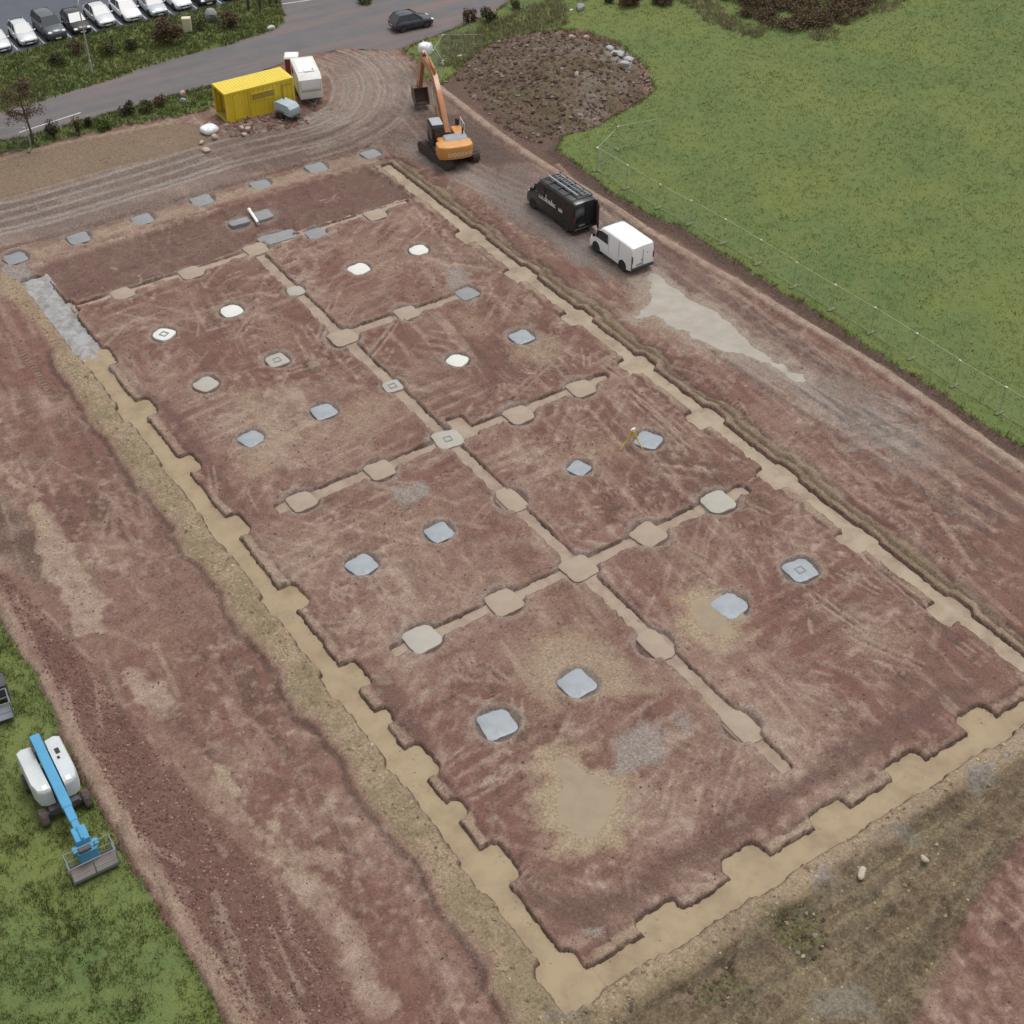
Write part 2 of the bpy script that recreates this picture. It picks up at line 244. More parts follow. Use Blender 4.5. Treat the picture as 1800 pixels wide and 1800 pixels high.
patch([(-8.73,-21.63), (-8.38,-25.39), (-8.60,-28.30), (-7.76,-28.59), (-8.68,-29.85), (-9.87,-30.62), (-10.92,-28.35), (-11.68,-22.90)], LOAM_SHADE, 0.85, 0.25, 1.0); patch([(-8.99,-35.64), (-7.66,-39.75), (-7.52,-42.88), (-6.98,-49.21), (-6.74,-56.33), (-7.62,-61.78), (-9.08,-60.81), (-9.08,-51.41), (-9.30,-43.76)], PALE, .3, 1, 2.0, .6)
for q in ([(-7.39,-17.51), (-5.54,-18.08)], [(-7.82,-18.83), (-4.43,-19.81)], [(-5.63,-14.28), (-3.14,-15.25)], [(-5.63,-16.35), (-2.56,-15.63)], [(-8.16,-19.87), (-5.53,-20.99)]): line(dens(q), 0.22, -0.04, LOAM_SHADE, 0.5, 0.4, 0.2)
for q in ([(-7.38,-42.55), (-6.84,-48.92)], [(-4.92,-27.41), (-4.24,-37.37)], [(-3.37,-17.86), (-3.86,-26.38)], [(-4.20,-40.70), (-4.02,-44.79)], [(-4.32,-44.17), (-4.00,-48.89)]): line(dens(q), 0.35, -0.06, LOAM_SHADE, 0.6, 0.8, 0.4)
gravel_l = [(-11.07,-28.78), (-9.93,-35.01), (-9.49,-40.72), (-8.62,-47.36), (-7.92,-52.88), (-7.23,-57.27), (-7.62,-61.78), (-11.45,-59.23), (-11.34,-53.59), (-11.55,-47.64), (-11.57,-41.43), (-11.51,-35.37), (-11.62,-30.47)]
w, f = patch(gravel_l, LOAM_SHADE, 0.42, 0.6, 1.2); H[w] += f * 0.12 * (N_fin[w] - 0.5); PALE[w] *= 1 - 0.75 * f
# loam and weeds beyond the near trench, red soil again in the right corner
loam_br = [(-2.21,-65.10), (0.45,-66.31), (3.36,-66.18), (7.35,-66.36), (13.58,-66.52), (20.62,-66.47), (25.90,-66.83), (22.31,-69.84), (18.17,-70.61), (13.92,-72.00), (9.70,-73.60), (5.67,-74.66), (-4.74,-67.73)]
w, f = patch(loam_br, OLIVE, 0.5, 0.8, 1.0); LOAM_SHADE[w] = np.maximum(LOAM_SHADE[w], f * np.clip(1.1 - .9 * N_mid[w], .3, .9)); PALE[w] *= 1 - 0.55 * f; SAND[w] = np.maximum(SAND[w], .5 * f * (stre1[w] > .54)); H[w] += f * (0.36 * (N_mid[w] - 0.5) + 0.32 * (N_sml[w] - 0.5) + 0.24 * (SPK[w] - 0.5) + .08 * (stre4[w] - .5))
for q in ([(10.88,-66.09), (12.17,-66.27), (12.17,-67.12), (10.80,-67.04)], [(16.07,-66.05), (16.78,-67.06), (16.32,-68.00), (15.19,-67.94)], [(20.89,-65.88), (22.68,-66.29), (21.40,-67.75), (20.11,-67.27)], [(22.50,-65.77), (23.85,-66.59), (22.94,-67.05)], [(7.58,-70.18), (9.78,-71.06), (9.14,-72.95), (6.59,-71.25)], [(-1.64,-65.06), (-0.40,-65.59), (-0.33,-66.63), (-1.79,-65.66)]):
    patch(q, GREY, 0.9, 0.4, 1.0, 0.3)
for q in ([(8.48,-66.47), (10.60,-66.91), (10.84,-68.68), (8.63,-69.69), (7.11,-68.38)], [(3.42,-66.82), (6.33,-67.55), (5.58,-69.43), (2.73,-68.39)], [(-0.79,-65.76), (1.85,-66.66), (1.67,-67.97), (-1.06,-66.15)]): patch(q, OLIVE, 1.0, 0.8, 2.0)
for q in ([(0.38,-66.40), (3.74,-66.43), (7.76,-66.95)], [(2.73,-68.39), (8.19,-68.18), (13.56,-68.55)], [(11.98,-67.49), (17.50,-67.37), (21.65,-67.53)], [(10.52,-70.95), (15.14,-69.60), (18.70,-68.88)]):
    for o in (-.9, .9): line(offs(dens(q), o), .3, -.07, WET_SHADE, .6, .9, .8); line(offs(dens(q), o + .4), .2, .03, SAND, .5, .9, .8)
cutl = dens([(23.05,-69.22), (19.92,-69.69), (15.91,-70.77), (11.84,-72.13), (8.63,-73.45)])
line(cutl, 0.5, -0.22, LOAM_SHADE, 0.9, 0.5, 0.4)
# tan strip beside the road verge
w, f = patch(tan_strip, SAND, 0.42, 0.5, 0.7); LOAM_SHADE[w] = np.maximum(LOAM_SHADE[w], 0.65 * f); PALE[w] *= 1 - 0.9 * f; OLIVE[w] = np.maximum(OLIVE[w], 0.14 * f * N_mid[w] * 2); GREY[w] *= 1 - f
for q in ([(1.64,10.15), (4.27,10.28), (8.29,10.40), (12.79,10.19), (17.06,10.22)], [(3.86,16.96), (8.41,16.95), (12.90,16.35), (17.38,15.45)]): line(dens(q), 0.45, 0.06, PALE, 0.75, 0.4, 0.4)
# spoil heap behind the excavator
heap = [(41.73,10.99), (45.10,13.09), (48.63,14.35), (52.05,13.92), (54.93,12.63), (56.19,10.84), (56.82,8.25), (56.50,5.16), (55.10,1.47), (53.33,-1.20), (49.41,-3.20), (45.61,-4.44), (41.97,-4.44), (40.00,-3.72), (39.52,-0.36), (40.18,4.93)]
w, d = psdf(heap, 3.0); d = d + WOB[w] * 1.0; f = 1 - sstep(-1.0, 0.3, d)
up = np.clip(-d, 0, 5.0); lump = fbm(XX[w], YY[w], 1.6, 4, 21)
H[w] += f * (0.20 * up * (0.6 + 0.8 * N_big[w]) + 0.85 * (lump - 0.45) + .6 * (N_mid[w] - .5) + .3 * (N_sml[w] - .5)); H[w] += .22 * f * (fbm(XX[w], YY[w], .8, 2, 51) - .5); LOAM_SHADE[w] = np.maximum(LOAM_SHADE[w] * (1 - f), f * np.clip(1.4 - 1.3 * lump, 0.3, 1)); PALE[w] = PALE[w] * (1 - f) + f * np.clip((N_sml[w] - 0.55) * 2.5, 0, 0.6)
GREY[w] = np.maximum(GREY[w] * (1 - f), f * np.clip((lump - 0.56) * 2.5, 0, 0.6)); OLIVE[w] = np.maximum(OLIVE[w], 0.45 * f * N_mid[w] * 1.6)
w, f = patch([(55.53,8.05), (56.90,6.68), (56.46,4.45), (54.59,2.66), (53.43,3.73), (54.04,6.21)], GREY, 1.0, 0.3, 0.5, 0.1); LOAM_SHADE[w] *= 1 - f
w, f = patch([(47.82,1.81), (52.80,3.30), (48.12,-2.98), (45.00,-5.26), (43.49,-4.25)], GREY, 0.75, 1.6, 4.0, 0.9); LOAM_SHADE[w] *= 1 - 0.5 * f
w, f = patch([(38.90,8.72), (41.60,10.79), (45.44,13.16), (54.93,12.63), (56.83,4.93), (53.52,-1.34), (49.09,-3.63), (42.53,-4.81), (40.28,-6.83), (39.47,-9.12), (38.36,-6.12), (38.73,1.79)], LOAM_SHADE, 0.8, 0.6, 1.0); PALE[w] *= 1 - 0.6 * f
# rubble bank under the container
w, f = patch([(20.10,12.63), (20.81,10.94), (23.91,10.09), (26.67,9.48), (28.17,10.37), (27.11,12.37), (21.26,12.98)], LOAM_SHADE, 0.7, 0.4, 0.8); H[w] += f * (0.12 + 0.3 * (N_sml[w] - 0.5))

# ---------------------------------------------------------------- foundations: trenches and pits cut into the soil
def box_sdf(x, y, cx, cy, hx, hy, r=0.12):
    if hx < 1.3 and hy < 1.3: r = 0.34 * min(hx, hy)
    qx = np.abs(x - cx) - hx + r; qy = np.abs(y - cy) - hy + r
    return np.sqrt(np.maximum(qx, 0) ** 2 + np.maximum(qy, 0) ** 2) + np.minimum(np.maximum(qx, qy), 0) - r
STRIPS = []      # (label, level, boxes, material, thickness)
rj = random.Random(3)
def jb(cx, cy, h, dx=0.0, dy=0.0): return (cx + dx + rj.uniform(-.08, .08), cy + dy + rj.uniform(-.08, .08), h * rj.uniform(.9, 1.12), h * rj.uniform(.9, 1.12))
LFF = [(0.1, -6.9, 0.75, 5.6), jb(.3, -BY, .95)]
LFT = [(0.0, -38.0, 0.40, 25.6)] + [jb(0.30, -BY * j, 0.86) for j in range(2, 10)] + [jb(0.45, -BY * j - 3.1, 0.45) for j in (7, 8)] + [(-0.05, -64.6, 0.85, 1.15)]
RGT = [(28.3, -32.4, 0.36, 32.0)] + [jb(28.1, -BY * j, 0.80) for j in range(2, 10)]
NEA = [(14.5, -65.15, 14.4, 0.46)] + [jb(BX * i, -65.0, 0.92, 0, 0.2) for i in range(1, 6)] + [(28.4, -64.9, 1.0, 1.0)]
CEN = [(14.28, -34.2, 0.29, 27.4)]
RW1 = [(7.6, -6.6, 6.2, 0.24)]
RW1R = [(21.6, -6.3, 5.2, 0.22)]
RW3 = [(16.6, -19.3, 1.5, 0.33)]
RW3R = [(21.4, -19.5, 2.2, 0.3)]
RW5 = [(8.4, -32.5, 5.2, 0.33)]
RW5R = [(20.6, -32.4, 5.2, 0.31), (15.6, -31.9, 0.5, 1.1)]
RW7 = [(8.4, -45.4, 5.3, 0.30)]
RW7R = [(20.4, -45.4, 5.4, 0.32)]
STRIPS += [('left', -0.22, LFT, 'tan'), ('leftfar', -0.22, LFF, 'grey'), ('right', -0.19, RGT, 'tan2'), ('near', -0.22, NEA, 'tan'), ('cen', -0.11, CEN, 'beige'), ('r1', -0.11, RW1, 'pink'), ('r1r', -0.11, RW1R, 'pink'), ('r3', -0.10, RW3, 'beige'), ('r3r', -0.10, RW3R, 'beige'), ('r5', -0.11, RW5, 'beige'), ('r5r', -0.11, RW5R, 'beige'), ('r7', -0.11, RW7, 'beige'), ('r7r', -0.11, RW7R, 'beige')]
def strip_sdf(x, y, boxes):
    d = np.full(x.shape, 1e9, np.float32)
    for b in boxes: d = np.minimum(d, box_sdf(x, y, *b))
    return d
SDF = {}
Hs = H.copy()
for key, lev, boxes, _m in STRIPS:
    b = np.array(boxes); pts = np.r_[b[:, :2] - b[:, 2:], b[:, :2] + b[:, 2:]]
    w = window(pts, 4.0); x, y = XX[w], YY[w]
    per = key in ('left', 'right', 'near')
    d = strip_sdf(x, y, boxes) + WOB[w] * (0.26 if per else 0.16) + (N_fin[w] - 0.5) * 0.16
    SDF[key] = (w, d)
    if per:
        # spoil thrown up along the lip
        out = {'left': x < 0.3, 'right': x > 28.0, 'near': y < -65.0}[key]
        wide = {'left': 2.1, 'right': 1.2, 'near': 1.5}[key] + 1.2 * (N_mid[w] - .5)
        lip = sstep(0.05, 0.35, d) * (1 - sstep(0.6, 1.0, d / wide)) * out
        lmp = fbm(x, y, 0.55, 3, 31)
        H[w] += lip * ((0.10 if key != 'right' else 0.03) + (0.34 if key != 'right' else .18) * (lmp - 0.5)); SAND[w] = np.maximum(SAND[w], lip * (0.8 if key != 'right' else 0.4)); PALE[w] = np.maximum(PALE[w] * (1 - 0.6 * lip), lip * .65 * sstep(.42, .6, lmp)); LOAM_SHADE[w] = LOAM_SHADE[w] * (1 - lip) + lip * np.clip((0.45 - lmp) * 2.5, 0, 0.7)
        if key != 'near': OLIVE[w] = np.maximum(OLIVE[w], 0.42 * lip * sstep(.35, .65, N_mid[w] * .6 + SPK[w] * .4))
        d0 = box_sdf(x, y, *boxes[0]) + WOB[w] * 0.35 + (N_sml[w] - 0.5) * 0.3; seg = np.clip((N_big[w] * .5 + N_mid[w] * .5 - .36) * 6, 0.15, 1)
        inn = sstep(0.05, 0.2, d) * (1 - sstep(0.5, 0.75, d0)) * (~out) * seg
        H[w] += inn * (0.02 + 0.16 * (lmp - 0.5)); PALE[w] = np.maximum(PALE[w], 0.8 * inn); SAND[w] = np.maximum(SAND[w], 0.3 * inn)
        grv = (1 - sstep(0.0, 0.15, np.abs(d0 - 0.72 - .5 * (N_mid[w] - .5)))) * (~out) * seg * sstep(.3, .5, SPK[w] * .4 + N_sml[w] * .6)
        H[w] -= 0.15 * grv; LOAM_SHADE[w] = np.maximum(LOAM_SHADE[w], 0.7 * grv); WET_SHADE[w] = np.maximum(WET_SHADE[w], 0.4 * grv)  # groove line darkened as well, its shade painted into the soil colour
        og = (1 - sstep(0.0, 0.25, np.abs(d - wide))) * out
        H[w] -= 0.14 * og; LOAM_SHADE[w] = np.maximum(LOAM_SHADE[w], 0.75 * og); WET_SHADE[w] = np.maximum(WET_SHADE[w], 0.3 * og)
        if key == 'right':
            og2 = (1 - sstep(0.0, 0.2, np.abs(d - 0.65))) * out; H[w] -= 0.2 * og2; WET_SHADE[w] = np.maximum(WET_SHADE[w], 0.6 * og2); LOAM_SHADE[w] = np.maximum(LOAM_SHADE[w], 0.7 * og2); OLIVE[w] = np.maximum(OLIVE[w], 0.5 * og2)
    else:
        lip = sstep(0.02, 0.15, d) * (1 - sstep(0.25, 0.6, d)); H[w] += 0.05 * lip * (N_sml[w] * 2); PALE[w] = np.maximum(PALE[w], 0.35 * lip * N_mid[w] * 2)
    cut = 1 - sstep(-0.02, 0.16 if per else 0.11, d)
    SDF[key] = (w, d, cut, lev)
for key, (w, d, cut, lev) in SDF.items():
    H[w] = H[w] * (1 - cut) + np.minimum(H[w], lev - 0.14) * cut
    wb = 0.21 if key in ('left', 'right', 'near') else 0.15
    wall = (1 - sstep(wb * .55, wb, d)) * (d > -0.3) * np.clip(N_sml[w] * 2.2, .5, 1); LOAM_SHADE[w] = np.maximum(LOAM_SHADE[w], 0.85 * wall); PALE[w] *= 1 - 0.9 * wall; SAND[w] *= 1 - .5 * wall; WET_SHADE[w] = np.maximum(WET_SHADE[w], (0.55 if wb > .2 else 0.45) * wall)  # dark band at cut edges: trench shade put into loam and wet colour
# isolated pads: (x, y, half size, rotation, tint)
PADS = []
for (i, j), (u, v) in {}.items(): pass
pad_px = [  # i, j, x, y, half, rot deg, tint
 (1, 2, (4.82,-12.88), .70, 40, 'white'), (2, 2, (9.62,-12.77), .74, 12, 'white'), (3, 2, (14.26,-12.93), .62, 6, 'pale'), (4, 2, (19.17,-12.78), .74, 20, 'white'), (5, 2, (23.88,-12.89), .70, 8, 'white'),
 (1, 3, (4.79,-19.47), .74, 30, 'pale'), (2, 3, (9.59,-19.53), .70, 10, 'pale'), (5, 3, (23.72,-19.50), .74, 15, 'grey'),
 (1, 4, (4.78,-25.89), .72, 25, 'blue'), (2, 4, (9.52,-25.92), .74, 10, 'blue'), (3, 4, (14.23,-25.99), .62, 4, 'pale'), (4, 4, (18.98,-25.87), .68, 35, 'white'), (5, 4, (23.83,-25.89), .74, 12, 'blue'),
 (3, 5, (14.28,-32.36), .88, 2, 'pale'),
 (1, 6, (4.88,-39.00), .78, 20, 'blue'), (2, 6, (9.62,-39.04), .74, 12, 'blue'), (4, 6, (19.12,-38.76), .62, 30, 'blue'), (5, 6, (23.99,-38.91), .78, 38, 'blue'),
 (1, 8, (4.87,-52.02), .86, 3, 'blue'), (2, 8, (9.44,-52.04), .84, 14, 'blue'), (4, 8, (19.01,-52.05), .84, 18, 'blue'), (5, 8, (23.82,-52.06), .82, 6, 'blue'),
 (3, 1, (14.46,-6.41), .84, 12, 'beige'), (1, 1, (4.45,-6.71), .76, 14, 'beige'), (2, 1, (9.36,-6.76), .80, 12, 'beige'), (5, 1, (23.86,-6.76), .80, 10, 'beige'),
 (3, 3, (14.26,-19.58), .92, 10, 'beige'), (4, 3, (19.12,-19.37), .80, 10, 'beige'), (1, 5, (4.61,-32.62), .80, 12, 'beige'), (2, 5, (9.58,-32.64), .82, 10, 'beige'), (4, 5, (19.05,-32.69), .86, 12, 'beige'), (5, 5, (23.75,-32.56), .84, 8, 'beige'),
 (3, 6, (14.34,-38.93), .80, 10, 'beige'), (1, 7, (4.76,-45.38), .90, 12, 'pale'), (2, 7, (9.58,-45.46), .90, 10, 'beige'), (3, 7, (14.26,-45.52), .92, 12, 'beige'), (4, 7, (18.91,-45.45), .90, 20, 'beige'), (5, 7, (23.73,-45.49), .90, 8, 'pale'), (3, 8, (14.15,-52.11), .80, 10, 'beige'), (3, 9, (14.30,-58.48), .82, 10, 'beige'),
 (0, 0, (0.02,1.85), .80, 15, 'grey'), (1, 0, (4.65,2.04), .80, 8, 'grey'), (2, 0, (9.46,2.07), .80, 4, 'grey'), (3, 0, (14.23,2.26), .84, 10, 'grey'), (4, 0, (18.93,2.09), .78, 6, 'grey'), (5, 0, (23.70,2.21), .80, 14, 'grey'), (6, 0, (28.31,1.87), .74, 8, 'grey'),
 (4, 1, (18.98,-6.76), .74, 10, 'grey'), (3.2, 1, (16.50,-5.68), .95, 8, 'grey'), (2.9, .4, (15.16,-2.14), .72, 5, 'grey'), (3.3, .4, (17.04,-2.19), .70, 12, 'grey')]
for i, j, (px, py), hf, rot, tint in pad_px:
    w = window([(px, py)], 2.4); x, y = XX[w] - px, YY[w] - py
    d = np.sqrt(x * x + y * y) + WOB[w] * 0.35
    pit = 1 - sstep(hf * 1.02, hf * 1.3, d)
    on_strip = (i == 3 and j in (2, 4, 5))
    base = -0.10
    H[w] = H[w] * (1 - pit) + np.minimum(H[w], base - 0.06) * pit
    ring = (1 - sstep(hf * 1.45, hf * 2.0, d)) * (1 - pit); H[w] += 0.05 * ring * (N_sml[w] * 2 - 0.4); PALE[w] = np.maximum(PALE[w], 0.5 * ring * (N_mid[w] > 0.45))
    if tint in ('blue', 'grey'): GREY[w] = np.maximum(GREY[w], pit * 0.6)
    WET_SHADE[w] = np.maximum(WET_SHADE[w], (0.9 if tint in ('blue', 'grey') else 0.5) * pit); PALE[w] *= 1 - pit
    spl = (1 - sstep(hf * 1.15, hf * (1.25 + .9 * SPK[w]), d)) * (1 - pit); GREY[w] = np.maximum(GREY[w], .55 * spl); PALE[w] = np.maximum(PALE[w], .6 * spl)
# beige shelf between the far pads
far_shelf = [(0.62,2.09), (4.86,2.39), (9.59,2.38), (14.34,2.50), (19.05,2.34), (23.83,2.46), (28.38,2.17), (28.30,0.04), (23.03,0.54), (18.33,0.67), (13.73,0.63), (9.16,0.68), (4.63,0.63), (0.85,0.38)]
w, f = patch(far_shelf, PALE, 0.8, 0.3, 1.2, 0.75); SAND[w] = np.maximum(SAND[w], 0.4 * f); H[w] += 0.08 * f * N_sml[w]; LOAM_SHADE[w] *= 1 - 0.6 * f
cutf = dens([(-0.58,3.36), (4.73,3.16), (9.68,3.13), (14.45,3.26), (19.26,3.07), (23.92,3.19), (28.58,2.98)]); line(cutf, 0.3, -0.2, LOAM_SHADE, 0.7, 0.4, 0.3)
for q in ([(0.94,-58.09), (0.63,-60.92), (1.43,-63.05), (2.58,-63.82), (6.70,-63.47), (13.92,-63.32), (20.18,-63.42), (26.53,-63.22), (23.66,-61.53), (14.47,-61.98), (9.06,-61.74), (4.07,-62.22), (1.93,-61.12), (1.53,-59.18)], [(1.11,-46.04), (0.80,-50.90), (1.01,-54.53), (2.20,-50.61), (2.25,-46.81)], [(1.13,-17.39), (1.01,-25.36), (1.38,-34.96), (2.04,-31.48), (2.51,-21.10)]):
    w, f = patch(q, LOAM_SHADE, 0.4, 0.7, 1.4, 0.2); PALE[w] *= 1 - 0.85 * f; WET_SHADE[w] = np.maximum(WET_SHADE[w], 0.3 * f)
# grey stone fill at the far left corner
w, f = patch([(-0.58,3.36), (0.55,1.86), (0.27,-1.30), (0.56,-4.96), (0.56,-8.67), (-0.15,-12.11), (-0.60,-10.27), (-0.79,-6.56), (-0.75,-1.94), (-1.51,0.51)], GREY, 0.95, 0.4, 0.6, 0.2); PALE[w] *= 1 - f; SAND[w] *= 1 - 0.8 * f; H[w] += f * (0.12 * N_sml[w] - 0.1)
patch([(-0.27,-12.41), (0.88,-14.30), (0.18,-17.46), (-0.61,-16.23)], GREY, 0.7, 0.4, 0.6, 0.3)
patch([(0.19,-24.81), (0.69,-26.09), (-0.30,-27.57), (-0.69,-26.09)], GREY, 0.5, 0.4, 0.6, 0.3)
patch([(0.06,-44.23), (0.87,-44.77), (0.31,-45.51), (-0.37,-45.05)], GREY, 1.0, 0.3, 0.5)
w, f = patch([(-1.31,1.10), (-0.10,-2.37), (-0.37,-9.64), (-0.68,-15.46), (-1.98,-16.02), (-1.81,-9.46), (-2.00,-4.51), (-2.58,-1.59)], SAND, 0.7, 0.5, 0.8, 0.3)
# silt washed over the bays
for q, v in (([(5.37,-20.93), (7.22,-21.45), (7.23,-25.28), (8.28,-27.64), (5.92,-28.64), (3.69,-30.23), (2.12,-29.48), (3.65,-25.84), (5.18,-24.91)], .7), ([(22.74,-25.09), (25.06,-26.24), (25.64,-28.58), (23.37,-29.33), (22.11,-27.36)], .6), ([(8.97,-47.62), (11.33,-48.72), (12.05,-50.62), (12.30,-53.51), (12.87,-54.98), (10.96,-54.36), (9.18,-53.59), (6.99,-52.98), (6.64,-50.61)], .85), ([(8.39,-55.56), (10.99,-56.06), (10.60,-57.83), (7.88,-57.97), (7.22,-57.15)], .0), ([(21.77,-20.40), (23.84,-23.42), (21.78,-25.23), (20.31,-23.46)], .4), ([(18.74,-7.66), (22.21,-8.04), (22.64,-12.16), (21.39,-15.86), (18.46,-14.78), (18.30,-10.19)], .3), ([(12.72,-25.13), (14.74,-27.19), (12.17,-30.24), (8.37,-30.27), (8.03,-28.12)], .45), ([(17.78,-32.65), (19.33,-36.32), (21.90,-36.73), (21.99,-39.37), (17.29,-38.10), (16.83,-35.29)], .35), ([(5.99,-34.69), (9.59,-35.94), (8.94,-39.46), (6.52,-39.99)], .35), ([(22.31,-55.08), (25.18,-57.00), (25.62,-59.67), (22.19,-59.21), (21.11,-57.58)], .4), ([(11.26,-43.68), (12.75,-46.72), (11.32,-48.23), (9.88,-46.79)], .35), ([(12.07,-12.23), (12.11,-18.76), (10.35,-20.63), (9.08,-16.74)], .25), ([(4.99,-54.49), (6.89,-54.96), (7.03,-57.41), (7.71,-58.62), (6.61,-60.46), (4.51,-60.82), (3.43,-59.41), (3.60,-57.00)], .8), ([(17.63,-49.48), (19.37,-50.13), (18.91,-53.78), (17.65,-54.81), (16.26,-53.43), (16.08,-51.41)], .7), ([(33.41,-23.01), (36.14,-23.94), (36.42,-28.50), (36.98,-33.01), (36.03,-36.28), (32.83,-35.64), (31.45,-31.69), (30.23,-28.50)], .5), ([(2.23,-63.90), (3.16,-64.20), (4.58,-63.87), (3.83,-63.70)], .5)):
    if v:
        w, f = patch(q, SAND, v * .75, 1.5, 3.2, 0.25); PALE[w] = np.maximum(PALE[w], 0.75 * min(1, v * 1.3) * f); LOAM_SHADE[w] *= 1 - 0.8 * f
patch([(9.03,-55.58), (10.66,-55.63), (11.12,-56.97), (9.75,-58.06), (8.07,-57.72), (7.24,-57.55)], GREY, 0.95, 0.6, 1.4, 0.4)
patch([(12.09,-55.96), (12.76,-56.61), (12.10,-57.63), (11.44,-57.19)], GREY, 0.7, 0.4, 1.0, 0.4)
patch([(9.29,-34.57), (11.00,-34.81), (11.02,-36.01), (9.08,-36.18)], GREY, 0.9, 0.4, 0.8, 0.2)
patch([(24.10,-15.89), (25.07,-16.54), (24.54,-18.84), (22.88,-18.60)], GREY, 0.8, 0.4, 0.8, 0.3)
patch([(1.70,-63.07), (2.82,-63.50), (3.44,-63.44), (2.07,-63.73)], GREY, 0.9, 0.25, 0.5)
patch([(0.35,-60.07), (1.73,-59.31), (1.05,-59.88)], GREY, 0.9, 0.3, 0.4)
# bucket and track scratches over the bays
for k in range(330):
    cx, cy = rj.uniform(0.8, 27.6), rj.uniform(-64, -0.5)
    a = rj.choice((0.0, math.pi / 2, R_(-58), R_(62))) + rj.gauss(0, 0.22); L = rj.uniform(0.6, 2.6); n = rj.choice((1, 1, 1, 2, 2, 3)); sp = rj.uniform(.2, .5)
    p0 = (cx - L * math.cos(a) / 2, cy - L * math.sin(a) / 2); p1 = (cx + L * math.cos(a) / 2, cy + L * math.sin(a) / 2)
    v = rj.uniform(.35, .95); dark = rj.random() < 0.4; L = L * rj.choice((.6, 1, 1, 1.6))
    for q in range(n):
        o = (q - n / 2) * sp; s_ = [(p0[0] - math.sin(a) * o, p0[1] + math.cos(a) * o), (p1[0] - math.sin(a) * o, p1[1] + math.cos(a) * o)]
        w = window(s_, 0.5); d = pdist(XX[w], YY[w], s_) + WOB[w] * 0.45; f = (1 - sstep(0.03, 0.16, np.abs(d))) * np.clip((SPK[w] + N_sml[w] - .75) * 4, 0, 1)
        H[w] += (-0.05 if dark else 0.035) * f; (LOAM_SHADE if dark else PALE)[w] = np.maximum((LOAM_SHADE if dark else PALE)[w], v * f)
for k in range(170):
    cx, cy = rj.choice(((rj.uniform(29.5, 39), rj.uniform(-62, -6)), (rj.uniform(-13, -3), rj.uniform(-60, -8))))
    a = math.pi / 2 + rj.gauss(0, 0.25); L = rj.uniform(1.0, 5.0)
    s_ = [(cx - L * math.cos(a) / 2, cy - L * math.sin(a) / 2), (cx + L * math.cos(a) / 2, cy + L * math.sin(a) / 2)]
    dark = rj.random() < 0.45; line(s_, rj.uniform(.12, .3), -0.05 if dark else 0.035, LOAM_SHADE if dark else PALE, rj.uniform(.4, .8), 0.3, 0.5)

for q in ([(14.19,-48.93), (14.39,-51.95)], [(14.89,-50.62), (15.31,-53.48)], [(22.94,-53.78), (23.37,-57.23)], [(25.35,-53.34), (26.01,-55.57)], [(24.99,-46.80), (25.29,-47.86)], [(16.18,-14.98), (12.71,-19.17)], [(8.76,-15.74), (11.46,-13.50)], [(4.85,-39.92), (4.37,-43.12)], [(7.56,-41.73), (8.36,-43.80)], [(19.44,-46.74), (20.10,-48.79)], [(6.31,-48.62), (6.62,-50.16)], [(26.32,-31.30), (26.06,-39.51)], [(25.68,-34.49), (25.32,-40.95)], [(27.37,-52.30), (27.09,-58.27)], [(18.27,-19.70), (13.90,-23.00)], [(23.37,-29.33), (19.60,-31.13)], [(17.75,-57.59), (18.77,-60.41)], [(22.62,-57.20), (24.03,-60.44)]):
    for o in (-.18, .22): line(offs(dens(q), o), 0.12, .03, PALE, 0.95, 0.2, 0.45)
    line(dens(q), 0.1, -.05, LOAM_SHADE, 0.7, 0.2, 0.4)
def treads(a, b_, gauge=2.0, wd=.42, pitch=.34, v=.5):
    a, b_ = np.array(a), np.array(b_); L = np.linalg.norm(b_ - a); t = (b_ - a) / L
    w = window([tuple(a), tuple(b_)], 2.2); u = (XX[w] - a[0]) * t[0] + (YY[w] - a[1]) * t[1]; o = -(XX[w] - a[0]) * t[1] + (YY[w] - a[1]) * t[0] + (N_mid[w] - .5) * .4
    for g2 in (-gauge / 2, gauge / 2):
        f = (1 - sstep(wd * .4, wd * .6, np.abs(o - g2))) * sstep(0, .8, u) * (1 - sstep(L - .8, L, u)) * sstep(.3, .55, N_mid[w] * .6 + N_sml[w] * .4)
        bar = np.sin(2 * np.pi * u / pitch) > .1
        H[w] += f * np.where(bar, .015, -.035); PALE[w] = np.maximum(PALE[w], f * v * bar); LOAM_SHADE[w] = np.maximum(LOAM_SHADE[w], f * .4 * (~bar))
for q in (((11.50,-18.36), (12.72,-25.13)), ((6.73,-16.71), (12.71,-15.98)), ((21.12,-14.80), (21.37,-21.77)), ((20.41,-27.35), (26.69,-27.73)), ((6.32,-31.38), (7.13,-37.71)), ((16.49,-37.56), (21.76,-38.58)), ((17.93,-42.66), (23.10,-43.18)), ((5.87,-41.11), (9.52,-42.52)), ((11.77,-46.07), (12.28,-50.30)), ((19.36,-54.55), (20.28,-58.83)), ((21.10,-47.58), (24.96,-49.60)), ((4.04,-47.55), (6.95,-48.14)), ((11.86,-55.38), (12.12,-60.03)), ((2.01,-56.68), (2.48,-61.16)), ((31.50,-7.08), (33.04,-18.17)), ((29.04,-30.07), (29.56,-40.52)), ((31.06,-38.79), (31.59,-50.62)), ((-2.42,-9.06), (-2.57,-20.40)), ((28.24,6.57), (32.01,0.44)), ((32.14,-47.39), (31.40,-56.59)), ((8.06,8.60), (20.54,9.31))): treads(*q)
